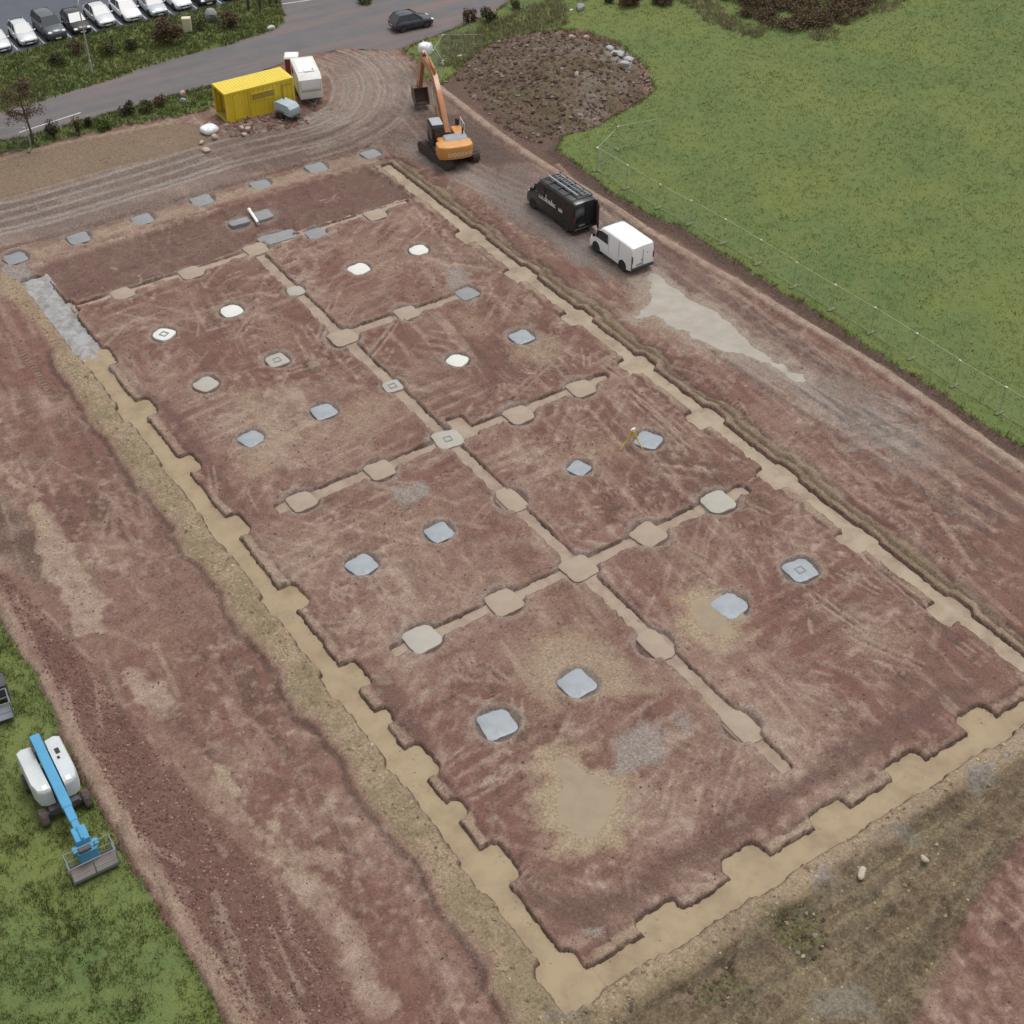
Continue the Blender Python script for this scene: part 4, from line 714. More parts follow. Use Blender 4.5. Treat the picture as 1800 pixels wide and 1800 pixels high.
def leafy(name, c0, c1, c2):
    m, nt, b = new_mat(name); at = nd(nt, 'ShaderNodeAttribute', attribute_name='tint'); s = nd(nt, 'ShaderNodeSeparateColor'); nt.links.new(at.outputs['Color'], s.inputs[0])
    c = mixc(nt, s.outputs[0], c0, c1); c = mixc(nt, mapr(nt, s.outputs[1], .6, 1, 0, .7), c, c2)
    c = mixc(nt, mapr(nt, noise(nt, .16, 4), .35, .65, 0, .55), c, c2)
    nt.links.new(c, b.inputs['Base Color']); b.inputs['Roughness'].default_value = .7; b.inputs['Specular IOR Level'].default_value = .25
leafy('grass blades', (0.100, 0.145, 0.040), (0.180, 0.222, 0.070), (0.205, 0.206, 0.078))
leafy('lush blades', (0.048, 0.078, 0.018), (0.142, 0.170, 0.042), (0.165, 0.155, 0.052))
leafy('verge blades', (0.065, 0.098, 0.028), (0.140, 0.170, 0.052), (0.165, 0.160, 0.068)); leafy('weed blades', (0.070, 0.070, 0.022), (0.120, 0.105, 0.045), (0.16, 0.125, 0.06))
leafy('dry blades', (0.25, 0.215, 0.125), (0.17, 0.165, 0.07), (0.32, 0.28, 0.17))
def scatter(mask, per_m2):
    iy, ix = np.nonzero(mask & Z_vis); n = int(len(iy) * DX * DX * per_m2); k = RNG.integers(0, len(iy), n)
    return gx[ix[k]] + RNG.uniform(-.05, .05, n), gy[iy[k]] + RNG.uniform(-.05, .05, n)
inner = blur(Z_grass, 3) > 0.5
px, py = scatter(inner & Z_gR, 16); keep = RNG.random(len(px)) < np.clip(0.35 + 1.3 * (fbm(px, py, 1.5, 3, 5) - .2), 0, 1); blade_mesh('field_grass', px[keep], py[keep], MATS['grass blades'], .15, .026, 5, .09)
px, py = scatter(inner & Z_gL, 46); k = RNG.random(len(px)) < np.clip((fbm(px, py, .9, 3, 6) - .28) * 4, .08, 1); blade_mesh('meadow_grass', px[k], py[k], MATS['lush blades'], .22, .022, 6, .08)
px, py = scatter(inner & (Z_vn | Z_vf | Z_vt), 26); blade_mesh('verge_grass', px, py, MATS['verge blades'], .26, .04, 6, .12)
edge = (gsoft > .25) & (gsoft < .75); px, py = scatter(edge & (Z_gR | (blur(Z_gR, 4) > .1) | (blur(Z_gL, 4) > .1) | (blur(Z_vn, 4) > .1)), 30); blade_mesh('edge_grass', px, py, MATS['grass blades'], .24, .03, 6, .12)
# thin weeds on the loam beyond the near trench and on the lips
px, py = scatter((OLIVE > .6) & ~Z_grass & (YY < -60), 16); k = fbm(px, py, 1.8, 3, 9) > .5; blade_mesh('loam_weeds', px[k], py[k], MATS['weed blades'], .12, .022, 5, .10)
px, py = scatter((OLIVE > .2) & ~Z_grass & (YY > 5) & (XX < 24), 10); blade_mesh('strip_weeds', px, py, MATS['weed blades'], .08, .025, 4, .12)
# rank bleached grass by the heap and scrub
rank = zmask([(47.69,17.16), (55.19,19.47), (59.09,19.42), (55.54,13.49), (52.20,14.14), (48.77,14.57), (45.44,13.16)], .5) | zmask([(67.65,12.83), (70.80,11.58), (68.96,6.11), (69.62,2.15), (67.65,1.46), (66.35,6.24)], 1.5) | zmask([(72.62,0.14), (75.55,-1.19), (73.59,-2.52), (71.03,-1.57)], 1.0) | zmask([(80.39,0.08), (84.52,2.38), (86.55,1.02), (82.64,-0.60)], 1.0) | zmask([(44.78,17.86), (47.90,17.02), (45.36,13.21), (41.60,10.79), (41.00,12.63)], .4)
px, py = scatter(rank & inner, 14); blade_mesh('rank_grass', px, py, MATS['dry blades'], .42, .035, 7, .14)
# soil clods and stones
def clods(name, mask, per, smin, smax, mat, z=0.0, zarr=None):
    px, py = scatter(mask, per); n = len(px); s = RNG.uniform(smin, smax, n) * RNG.uniform(.6, 1.3, n)
    base = np.array([(1, 0, 0), (-1, 0, 0), (0, 1, 0), (0, -1, 0), (0, 0, 1), (0, 0, -1)], np.float32)
    tri = np.array([(0, 2, 4), (2, 1, 4), (1, 3, 4), (3, 0, 4), (2, 0, 5), (1, 2, 5), (3, 1, 5), (0, 3, 5)])
    j = base[None] * RNG.uniform(.6, 1.25, (n, 6, 1)) + RNG.normal(0, .12, (n, 6, 3)); j[:, :, 2] *= .7
    a = RNG.uniform(0, 6.28, n); c, q = np.cos(a)[:, None], np.sin(a)[:, None]
    v = np.stack([j[:, :, 0] * c - j[:, :, 1] * q, j[:, :, 0] * q + j[:, :, 1] * c, j[:, :, 2]], 2) * s[:, None, None] + np.stack([px, py, (hz(px, py) if zarr is None else zarr[np.clip(((py - Y0) / DX).astype(int), 0, NY - 1), np.clip(((px - X0) / DX).astype(int), 0, NX - 1)]) + s * .25 + z], 1)[:, None, :]
    f = tri[None] + (np.arange(n) * 6)[:, None, None]; t = np.repeat(RNG.random(n), 6)
    return mesh_np(name, v.reshape(-1, 3), f.reshape(-1, 3), MATS[mat], False, {'tint': np.c_[t, t, t, np.ones_like(t)]}, 'stuff')
def stony(name, c0, c1, c2):
    m, nt, b = new_mat(name); at = nd(nt, 'ShaderNodeAttribute', attribute_name='tint'); s = nd(nt, 'ShaderNodeSeparateColor'); nt.links.new(at.outputs['Color'], s.inputs[0])
    c = mixc(nt, s.outputs[0], c0, c1); c = mixc(nt, mapr(nt, s.outputs[0], .8, 1, 0, 1), c, c2); nt.links.new(c, b.inputs['Base Color']); b.inputs['Roughness'].default_value = .9; b.inputs['Specular IOR Level'].default_value = .3
stony('red clods', (0.120, 0.060, 0.050), (0.235, 0.130, 0.108), (0.34, 0.25, 0.20)); stony('tan clods', (0.19, 0.135, 0.075), (0.36, 0.28, 0.17), (0.46, 0.39, 0.27)); stony('brown clods', (0.070, 0.046, 0.034), (0.15, 0.10, 0.078), (0.27, 0.235, 0.21))
bare = ~Z_grass & ~Z_road & ~Z_park & ~claimed & Z_vis
for w, d in [(a[1], a[2]) for a in PWIN]: bare[w] &= d > 0.2
gm = np.zeros((NY, NX), bool); w, d = psdf(gravel_l, 1.0); gm[w] = d < 0
clods('red_gravel', gm & bare, 46, .03, .075, 'red clods')
clods('red_clods', bare & (SAND < .3) & (GREY < .3) & (OLIVE < .5) & (YY < 1) & (XX > -16) & (XX < 40), 3.2, .025, .07, 'red clods')
clods('tan_clods', bare & (SAND > .45) & (YY < 0) & ((XX < -.3) | (YY < -65.4)), 9, .03, .10, 'tan clods')
clods('footing_crumbs', NEARE, 14, .012, .04, 'tan clods', 0, ZS)
hm = np.zeros((NY, NX), bool); w, d = psdf(heap, 1.0); hm[w] = d < 0.3
clods('heap_clods', hm & bare, 7, .05, .24, 'brown clods')
clods('loam_clods', bare & (OLIVE > .5) & (YY < -60), 16, .03, .13, 'brown clods')
w = window([(20.10,12.63), (28.17,10.37)], 1.0); rm = np.zeros((NY, NX), bool); w, d = psdf([(20.33,12.60), (20.59,10.47), (23.59,9.44), (26.72,9.07), (26.82,11.79), (21.26,12.98)], 1.0); rm[w] = d < 0
clods('broken_brick', rm, 9, .08, .24, 'red clods')

# ================================================================ vehicles and plant: materials
simple('tyre', (0.022, 0.021, 0.021), 0.85, dirt=0.35, dcol=(0.09, 0.065, 0.052), scale=3)
simple('muddy tyre', (0.05, 0.04, 0.035), 0.9, dirt=0.45, dcol=(0.17, 0.115, 0.092), scale=4)
simple('rim alloy', (0.42, 0.43, 0.44), 0.4, 0.7, dirt=0.2)
simple('rim dark', (0.10, 0.10, 0.105), 0.5, 0.4, dirt=0.2)
simple('black plastic', (0.018, 0.018, 0.020), 0.55, dirt=0.15)
simple('dark void', (0.012, 0.011, 0.011), 0.9, dirt=0.1)
simple('chrome', (0.62, 0.62, 0.62), 0.2, 0.9, dirt=0.1)
simple('lamp clear', (0.75, 0.77, 0.78), 0.15, 0.2, dirt=0.05)
simple('lamp red', (0.42, 0.02, 0.015), 0.25, dirt=0.05)
simple('lamp dark red', (0.16, 0.02, 0.018), 0.3, dirt=0.1); simple('plate white', (0.75, 0.75, 0.72), 0.5, dirt=0.15)
simple('plate yellow', (0.72, 0.55, 0.06), 0.5, dirt=0.15)
m, nt, b = new_mat('car glass'); b.inputs['Base Color'].default_value = (0.020, 0.026, 0.030, 1); b.inputs['Roughness'].default_value = 0.06; b.inputs['Specular IOR Level'].default_value = 0.7
def paint(name, col, metal=0.0, rough=0.32, dirt=0.1):
    simple(name, col, rough, metal, dirt=dirt, scale=1.2, coat=0.5)
paint('paint white', (0.78, 0.79, 0.80)); paint('paint silver', (0.48, 0.52, 0.55), .35); paint('paint pale silver', (0.60, 0.63, 0.65), .3)
paint('paint grey', (0.30, 0.33, 0.36), .3); paint('paint dark grey', (0.085, 0.100, 0.115), .3); paint('paint black', (0.014, 0.015, 0.018)); paint('paint navy', (0.020, 0.030, 0.042))
paint('van black', (0.008, 0.009, 0.012), 0, .25, .06); paint('van white', (0.80, 0.81, 0.82), 0, .35, .06)

def wheel(parent, x, y, r, wdt, side, tyre='tyre', rim='rim alloy'):
    s = side
    t = MB().lathe([(r * .62, -wdt / 2), (r * .93, -wdt / 2), (r, -wdt * .36), (r, wdt * .36), (r * .93, wdt / 2), (r * .62, wdt / 2)], (0, 0, 0), 'y', 22).build('tyre', tyre, None)
    t.name = 'wheel'; t.parent = parent; t.location = (x, y, r)
    h = MB().lathe([(r * .63, s * wdt * .30), (r * .60, s * wdt * .42), (r * .22, s * wdt * .36), (r * .16, s * wdt * .5), (0.005, s * wdt * .5)], (0, 0, 0), 'y', 16)
    for k in range(5):
        a = 2 * math.pi * k / 5; h.box((math.cos(a) * r * .38, s * wdt * .42, math.sin(a) * r * .38), (r * .42, .02, r * .13), Matrix.Rotation(-a, 3, 'Y'))
    h.build('rim', rim, t)
    return t

def make_car(name, loc, rz, label, mat, L=4.3, W=1.78, Ht=1.47, kind='hatch', group=None, rim='rim alloy'):
    """nose points along +x"""
    root = empty(name, loc, rz, label, 'car', group); h = L / 2; w = W / 2
    belt = Ht * .62; hood = belt - .04 if kind != 'suv' else belt + .02
    def sec(x, hw, zb, zt):
        return [(x, -hw * .86, zb), (x, -hw * .985, zb + .16), (x, -hw, (zb + zt) * .5), (x, -hw * .965, zt - .10), (x, -hw * .84, zt), (x, 0, zt + .03), (x, hw * .84, zt), (x, hw * .965, zt - .10), (x, hw, (zb + zt) * .5), (x, hw * .985, zb + .16), (x, hw * .86, zb)]
    tail = belt + (.02 if kind != 'saloon' else .03)
    st = [(-h, .80, .42, .72), (-h + .06, .90, .30, tail - .12), (-h + .35, .97, .20, tail), (-h + .9, 1., .18, tail), (0, 1., .17, belt), (h - 1.25, 1., .17, belt), (h - 1.0, .99, .17, hood), (h - .45, .95, .18, hood - .10), (h - .12, .86, .22, hood - .22), (h, .70, .36, hood - .36)]
    MB().loft([sec(x, w * a, zb, zt) for x, a, zb, zt in st]).build('body', mat, root, 50)
    xr0, xr1, xf1, xf0 = {'hatch': (-h + .12, -h + .62, h - 1.95, h - 1.15), 'suv': (-h + .10, -h + .42, h - 1.85, h - 1.18), 'saloon': (-h + .62, -h + 1.30, h - 2.05, h - 1.22)}[kind]
    yb, yt, zt, zb = w * .88, w * .70, Ht - .04, belt - .01
    B = [(xr0, -yb, zb), (xf0, -yb, zb), (xf0, yb, zb), (xr0, yb, zb)]; T = [(xr1, -yt, zt), (xf1, -yt, zt), (xf1, yt, zt), (xr1, yt, zt)]
    # roof with a slight crown, and pillars
    rf = MB(); rr = []
    for fx, dz in ((-.06, -.05), (.06, .005), (.5, .045), (.94, .005), (1.04, -.04)):
        x = xr1 + (xf1 - xr1) * fx; rr.append([(x, yt * k, zt + dz - .10 * abs(k) ** 3 * .5) for k in (-1.03, -.75, 0, .75, 1.03)] + [(x, yt * k, zt + dz - .07) for k in (1.0, 0, -1.0)])
    rf.loft(rr)
    rf.build('roof', mat, root, 50)
    for i in range(4): MB().tube([B[i], T[i]], .055, 5).build('pillar', mat, root)
    for sy in (-1, 1):
        for fx in (.45,) + ((.78,) if kind == 'suv' else ()):
            xb, xt = xf0 + (xr0 - xf0) * fx, xf1 + (xr1 - xf1) * fx; MB().tube([(xb, sy * yb, zb), (xt, sy * yt, zt)], .04, 4).build('pillar', mat, root)
    def pane(nm, a, b_, c, d, inset=.0):
        MB().plate([a, b_, c, d], (Vector(b_) - Vector(a)).cross(Vector(d) - Vector(a)), .01).build(nm, 'car glass', root, 0)
    pane('windscreen', B[1], B[2], T[2], T[1]); pane('rear_window', B[3], B[0], T[0], T[3]); pane('side_window', B[0], B[1], T[1], T[0]); pane('side_window', B[2], B[3], T[3], T[2])
    for sx in (-1, 1):
        for sy in (-1, 1):
            MB().lathe([(.37, 0), (.37, .03)], (sx * (h - .82), sy * w * .985 - .015, .33), 'y', 18).build('wheel_arch', 'dark void', root)
            wheel(root, sx * (h - .82), sy * (w - .10), .315 if kind != 'suv' else .35, .21, sy, 'tyre', rim)
    for sy in (-1, 1):
        MB().rbox((h - .16, sy * w * .66, hood - .27), (.26, .34, .15), .04, Matrix.Rotation(R_(14), 3, 'Y')).build('headlight', 'lamp clear', root)
        MB().rbox((-h + .09, sy * w * .74, tail - .22), (.14, .26, .22), .03).build('tail_light', 'lamp red', root)
        MB().rbox((xf0 - .18, sy * (w + .07), belt + .02), (.12, .18, .13), .03).build('door_mirror', mat, root)
    MB().rbox((h - .04, 0, .46), (.10, W * .5, .16), .02).build('grille', 'black plastic', root)
    MB().box((h + .02, 0, .34), (.02, .50, .11)).build('number_plate', 'plate white', root, 0)
    MB().box((-h - .012, 0, .62), (.02, .50, .11)).build('number_plate', 'plate yellow', root, 0)
    return root

# ---------------------------------------------------------------- parked cars, noses to the verge
g_ = 'cars parked nose-in along the verge'
parked = [  # x, front y, label, paint, type, L
 (9.75, 36.9, 'silver car cut off by the left frame edge in the car park', 'paint pale silver', 'hatch', 4.3),
 (12.25, 37.15, 'pale silver hatchback beside the dark grey four-by-four', 'paint pale silver', 'hatch', 4.0),
 (14.7, 36.85, 'tall dark grey four-by-four in the parked row', 'paint dark grey', 'suv', 4.6),
 (17.15, 37.0, 'black hatchback parked behind the lamp post', 'paint black', 'hatch', 4.0),
 (19.6, 37.25, 'light silver car with white bonnet right of the lamp post', 'paint pale silver', 'saloon', 4.6),
 (22.1, 37.1, 'bright white saloon near the brown bush', 'paint white', 'saloon', 4.7),
 (24.6, 36.95, 'mid silver hatchback above the cream cabinet', 'paint silver', 'hatch', 4.3),
 (27.1, 37.2, 'white hatchback cut by the top frame edge', 'paint white', 'hatch', 4.2),
 (29.5, 36.9, 'black car next to the rightmost white one in the parked row', 'paint black', 'hatch', 4.2),
 (32.0, 36.9, 'rightmost white car of the parked row', 'paint white', 'hatch', 4.2)]
for x, y, lab, pm, kd, L in parked:
    make_car('parked_car', (x + .95, y - .35 + L / 2, .02), R_(-90 + random.uniform(-2, 2)), lab, pm, L, 1.78 if kd != 'suv' else 1.88, 1.46 if kd != 'suv' else 1.78, kd, g_)
cy = [(42.25,22.71), (46.06,21.45)]
make_car('hatchback_car', (43.7, 21.75, .025), math.atan2(-.83, 3.63) + R_(8), 'dark navy hatchback driving on the road past the site entrance', 'paint navy', 4.0, 1.76, 1.5, 'hatch', None, 'rim alloy')
# bay lines painted on the car park
simple('road paint', (0.55, 0.56, 0.56), 0.7, dirt=0.35, scale=2.5)
for k in range(11):
    o = MB().box((11.95 + 2.46 * k - 2.46, 39.1, .021), (.11, 4.6, .006)).build('bay_line', 'road paint', None, 0); tag(o, None, None, None, 'structure')
o = MB().box((0, 0, .029), (6.5, .14, .006)).build('road_marking', 'road paint', None, 0, (37.2, 33.2, 0), R_(-12)); o['kind'] = 'structure'
o = MB().box((0, 0, .029), (5.5, .12, .006)).build('road_marking', 'road paint', None, 0, (9.3, 21.0, 0), R_(8)); o['kind'] = 'structure'

# ---------------------------------------------------------------- panel vans
def make_van(name, loc, rz, label, mat, L, W, Ht, nose, roof_mat=None):
    root = empty(name, loc, rz, label, 'van'); h, w = L / 2, W / 2
    zh = Ht * .53
    prof = [(-h + .02, .36), (-h, .60), (-h + .015, Ht - .35), (-h + .06, Ht - .10), (-h + .22, Ht - .01), (0, Ht + .02), (h - nose - .55, Ht), (h - nose - .32, Ht - .07), (h - nose * .62, zh + .12), (h - nose * .45, zh), (h - .18, zh - .22), (h - .02, zh - .45), (h, .50), (h - .06, .26), (-h + .3, .26)]
    def ring(y, ins):
        cx, cz = 0, Ht * .5; out = []
        for x, z in prof:
            sx = x - math.copysign(min(ins, abs(x)), x) * (1 if abs(x) > h - nose else 0.6); sz = z - (ins if z > Ht * .7 else (-ins * .3 if z < .5 else 0))
            out.append((sx, y * (1 - max(0, z - Ht * .5) * .055), sz))
        return out
    MB().loft([ring(-w, .12), ring(-w + .04, .05), ring(-w + .14, .0), ring(0, -.02), ring(w - .14, .0), ring(w - .04, .05), ring(w, .12)]).build('body', mat, root, 40)
    def yat(z): return w * (1 - max(0, z - Ht * .5) * .055)
    # glass
    x0, x1, z0, z1 = h - nose - .32, h - nose * .62, Ht - .10, zh + .14
    off = Vector((.30, 0, .40)).normalized() * .022
    q = [Vector((x1, -w * .84, z1)), Vector((x1, w * .84, z1)), Vector((x0, w * .80, z0)), Vector((x0, -w * .80, z0))]
    MB().plate([v + off for v in q], off, .012).build('windscreen', 'car glass', root, 0)
    for s in (-1, 1):
        zz = [(x1 - .16, zh + .06), (x1 - .30, zh + .10 + (z0 - zh) * .55), (x0 - .08, z0 - .16), (x0 - .80, z0 - .16), (x0 - .86, zh + .05)]
        MB().loft([[(x, s * (yat(z) + .002), z) for x, z in zz], [(x, s * (yat(z) + .014), z) for x, z in zz]]).build('cab_window', 'car glass', root, 0)
        # seams of cab door, sliding door and rub strip
        sm_ = MB()
        for xx in (x0 - .95, x0 - 2.1): sm_.box((xx, s * (yat(1.2) + .002), (Ht * .5 + .2)), (.022, .012, Ht * .72))
        sm_.build('door_seams', 'black plastic' if 'black' in mat else 'paint grey', root, 0)
        MB().rbox((x1 - .12, s * (w + .12), zh + .22), (.16, .22, .32), .04).build('door_mirror', 'black plastic', root)
        MB().rbox((h - .12, s * w * .70, zh - .38), (.26, .30, .30), .06).build('headlight', 'lamp clear', root)
        MB().rbox((-h + .015, s * w * .90, 1.15), (.06, .12, .5), .02).build('tail_light', 'lamp dark red', root)
        for xx in (-h + .95, h - .88):
            MB().lathe([(.44, 0), (.44, .02)], (xx, s * (w - .002) - .01, .36), 'y', 20).build('wheel_arch', 'dark void', root)
            wheel(root, xx, s * (w - .08), .345, .23, s, 'tyre', 'rim alloy')
    MB().rbox((h - .01, 0, .42), (.16, W * .9, .26), .05).build('bumper', 'black plastic', root)
    MB().rbox((-h + .0, 0, .46), (.18, W * .94, .20), .05).build('bumper', 'black plastic', root)
    MB().box((h + .045, 0, zh - .42), (.03, W * .40, .14)).build('grille', 'black plastic', root, 0)
    MB().box((-h - .012, .0, Ht * .48), (.014, .022, Ht * .70)).build('door_seam', 'black plastic', root, 0)
    MB().box((-h - .02, .10, 1.02), (.03, .10, .05)).build('door_handle', 'black plastic', root, 0)
    MB().box((-h - .016, .32, .74), (.02, .50, .11)).build('number_plate', 'rim alloy', root, 0)
    return root
wv = make_van('panel_van', (35.05, -21.55, .0), R_(90), 'plain white panel van parked behind the black van', 'van white', 4.85, 2.0, 2.12, 1.0)
for xx, yy in ((-1.9, .35), (-1.9, -.35), (1.5, 0)): MB().rbox((xx if xx < 0 else .2, yy, 2.15), (.16, .08, .04), .02).build('roof_mount', 'van white', wv)
MB().tube([(-2.42, .94, .5), (-2.42, .94, 1.5)], .03, 6).build('corner_trim', 'black plastic', wv)
MB().box((-2.395, -.45, 1.45), (.02, .30, .05)).build('door_vent', 'black plastic', wv, 0)

bv = make_van('panel_van', (34.92, -14.5, .0), R_(90), 'black panel van with white side lettering, roof rack and open rear door', 'van black', 5.95, 2.05, 2.50, 1.15)
rk = MB()
for xx in (-2.5, -1.5, -.5, .5, 1.35): rk.box((xx, 0, 2.58), (.05, 1.8, .05)); rk.box((xx, .86, 2.53), (.05, .04, .12)); rk.box((xx, -.86, 2.53), (.05, .04, .12))
for yy in (-.88, .88): rk.box((-.55, yy, 2.62), (4.1, .05, .05))
rk.build('roof_rack', 'rim dark', bv)
MB().tube([(-2.3, .18, 2.68), (1.3, .18, 2.68)], .075, 10).build('pipe_carrier', 'rim alloy', bv)
lad = MB()
for yy in (-.62, -.26): lad.box((-.6, yy, 2.64), (3.6, .04, .07))
for k in range(12): lad.box((-2.3 + .3 * k, -.44, 2.64), (.035, .36, .035))
lad.build('ladder', 'paint grey', bv)
# rear door swung right round, its brown inner panel towards the camera
dr = empty('rear_door', (-2.99, -.98, 0), R_(-28)); dr.parent = bv
MB().rbox((-.48, 0, 1.42), (.94, .06, 1.92), .02).build('door_panel', 'van black', dr)
simple('ply lining', (0.085, 0.050, 0.034), 0.8, dirt=0.2); MB().box((-.48, .036, 1.40), (.80, .012, 1.62)).build('door_lining', 'ply lining', dr, 0)
MB().box((-2.985, -.49, 1.42), (.02, .96, 1.85)).build('load_opening', 'dark void', bv, 0)
# white signwriting along the side, as the photo shows it: a long word with tall strokes, and a short one after it
sg = MB(); x = 1.15; rs_ = random.Random(5); ys = 1.025
def stroke(xa, xb, za, zb, t=.07):
    d = Vector((xb - xa, 0, zb - za)); L_ = d.length; a = math.atan2(d.z, d.x)
    yw = ys * (1 - max(0, (za + zb) / 2 - 1.25) * .055) + .006
    sg.box(((xa + xb) / 2, yw, (za + zb) / 2), (L_ + t * .6, .012, t), Matrix.Rotation(-a, 3, 'Y'))
for k in range(9):
    xx = 1.30 - k * .235; stroke(xx, xx - .14, 1.28, 1.28); stroke(xx, xx, 1.28, 1.46); stroke(xx, xx - .14, 1.46, 1.46)
    if k in (3, 6): stroke(xx - .14, xx - .14, 1.28, 1.78 if k == 3 else 1.66)
    elif k % 2: stroke(xx - .14, xx - .14, 1.28, 1.46)
for k in range(2):
    xx = -1.16 - k * .24; stroke(xx, xx - .14, 1.28, 1.28); stroke(xx, xx, 1.28, 1.46); stroke(xx - .14, xx - .14, 1.28, 1.46)
stroke(1.78, 1.62, 1.52, 1.52, .12)
sg.build('side_lettering', 'plate white', bv, 0)

# ---------------------------------------------------------------- excavator
paint('excavator orange', (0.60, 0.27, 0.055), 0, .45, .3); paint('boom orange', (0.40, 0.155, 0.045), 0, .6, .5)
simple('cover grey', (0.27, 0.30, 0.33), 0.5, dirt=0.2); simple('track steel', (0.055, 0.045, 0.040), 0.75, 0.3, dirt=0.5, dcol=(0.15, 0.10, 0.08), scale=4)
simple('bucket steel', (0.15, 0.10, 0.075), 0.8, 0.1, dirt=0.5); simple('cab roof', (0.36, 0.39, 0.43), 0.5, dirt=0.25)
EX = (33.08, -2.0); EA = math.atan2(9.45, 2.98); ez = 0.0
ex = empty('excavator', (EX[0], EX[1], ez), EA, 'orange tracked excavator with raised boom beside the spoil heap', 'excavator')
under = empty('undercarriage', (0, 0, 0), R_(90) - EA); under.parent = ex
for s in (-1, 1):
    tp = [(2.0 * c_, z_) for c_, z_ in ()]; pts = []
    for a in range(-90, 91, 30): pts.append((1.75 + .44 * math.cos(R_(a)), .45 + .44 * math.sin(R_(a))))
    for a in range(90, 271, 30): pts.append((-1.75 + .44 * math.cos(R_(a)), .45 + .44 * math.sin(R_(a))))
    tk = MB().prism(pts, s * 1.2 - .3, s * 1.2 + .3)
    for k in range(18):
        xx = -1.75 + k * 3.5 / 17; tk.box((xx, s * 1.2, .905), (.12, .6, .045)); tk.box((xx, s * 1.2, .012), (.12, .6, .03))
    for k in range(6):
        for sg_, xc in ((1, 1.75), (-1, -1.75)):
            a = R_(-75 + 30 * k); tk.box((xc + sg_ * .455 * math.cos(a), s * 1.2, .45 + .455 * math.sin(a)), (.045, .6, .12), Matrix.Rotation(-a if sg_ > 0 else a, 3, 'Y'))
    tk.build('track', 'track steel', under)
MB().box((0, 0, .62), (2.3, 1.9, .35)).lathe([(.62, .80), (.62, 1.02)], (0, 0, 0), 'z', 20).build('track_frame', 'track steel', under)
arcp = [(-2.30 - .42 * math.cos(R_(a)) ** .8 if abs(a) < 90 else -2.3, 1.36 * math.sin(R_(a))) for a in (-90, -70, -50, -30, -10, 10, 30, 50, 70, 90)]
cwp = [(-1.55, -1.36)] + arcp + [(-1.55, 1.36)]
cwt = MB().loft([[(x * .985, y * .97, 1.05) for x, y in cwp], [(x, y, 1.16) for x, y in cwp], [(x, y, 1.92) for x, y in cwp], [(x * .99, y * .985, 2.02) for x, y in cwp], [(x * .97, y * .95, 2.06) for x, y in cwp]]).build('counterweight', 'excavator orange', ex, 40)
fc = bpy.data.curves.new('lettering', 'FONT'); fc.body = 'DOOSAN'; fc.size = .40; fc.extrude = .008; fc.align_x = 'CENTER'; fc.align_y = 'CENTER'; fc.space_character = 1.15
to = bpy.data.objects.new('tmp_text', fc); COL.objects.link(to); bpy.context.view_layer.update()
me = bpy.data.meshes.new_from_object(to.evaluated_get(bpy.context.evaluated_depsgraph_get())); bpy.data.objects.remove(to)
for v in me.vertices:                                     # wrap the letters round the casting
    x_, z_, t_ = v.co.x, v.co.y, v.co.z; a_ = math.asin(max(-1, min(1, (-x_ - .25) / 1.36)))
    v.co = (-2.30 - .42 * max(0.0, math.cos(a_)) ** .8 - .012 - t_, -x_ - .25, 1.42 + z_)
me.materials.clear(); me.materials.append(MATS['plate white']); lt = bpy.data.objects.new('lettering', me); COL.objects.link(lt); lt.parent = cwt
MB().box((-.15, 0, 1.16), (3.0, 2.66, .22)).build('deck', 'track steel', ex)
MB().rbox((-.98, -.10, 1.62), (1.25, 2.30, .72), .06).build('engine_housing', 'excavator orange', ex)
hd = MB().rbox((-1.05, -.30, 2.03), (1.05, 1.80, .20), .08).build('engine_hood', 'cover grey', ex)
MB().tube([(-.75, -.95, 2.1), (-.75, -.95, 2.55), (-.82, -.95, 2.66)], .06, 8).build('exhaust', 'black plastic', ex)
MB().rbox((.55, -.92, 1.55), (1.5, .80, .62), .06).build('side_box', 'excavator orange', ex)
hr = MB()
for xx in (-.1, .55, 1.2): hr.tube([(xx, -1.28, 1.8), (xx, -1.28, 2.55)], .022, 6)
hr.tube([(-.1, -1.28, 2.55), (1.2, -1.28, 2.55)], .022, 6); hr.build('handrail', 'plate white', ex)
MB().rbox((1.30, -1.05, 2.15), (.14, .30, .55), .04).build('mirror', 'black plastic', ex)
cbx = [(-.55, 1.25), (-.55, 2.72), (-.40, 2.90), (.75, 2.90), (1.10, 2.72), (1.32, 1.75), (1.25, 1.25)]
cb = MB().prism(cbx, .42, 1.36, .05).build('cab', 'black plastic', ex)
MB().rbox((.20, .89, 2.91), (1.30, .86, .09), .03).build('cab_roof', 'cab roof', cb)
for s, yv in ((1, 1.368), (-1, .412)):
    zz = [(-.38, 1.75), (-.38, 2.62), (.72, 2.70), (1.02, 2.55), (1.18, 1.75)]; MB().loft([[(x, yv, z) for x, z in zz], [(x, yv + s * .01, z) for x, z in zz]]).build('cab_window', 'car glass', cb, 0)
MB().plate([(1.35, .50, 1.75), (1.35, 1.28, 1.75), (1.13, 1.28, 2.70), (1.13, .50, 2.70)], (1, 0, .2), .012).build('cab_windscreen', 'car glass', cb, 0)
MB().plate([(-.565, .52, 1.8), (-.565, 1.26, 1.8), (-.565, 1.26, 2.65), (-.565, .52, 2.65)], (-1, 0, 0), .01).build('cab_rear_window', 'car glass', cb, 0)
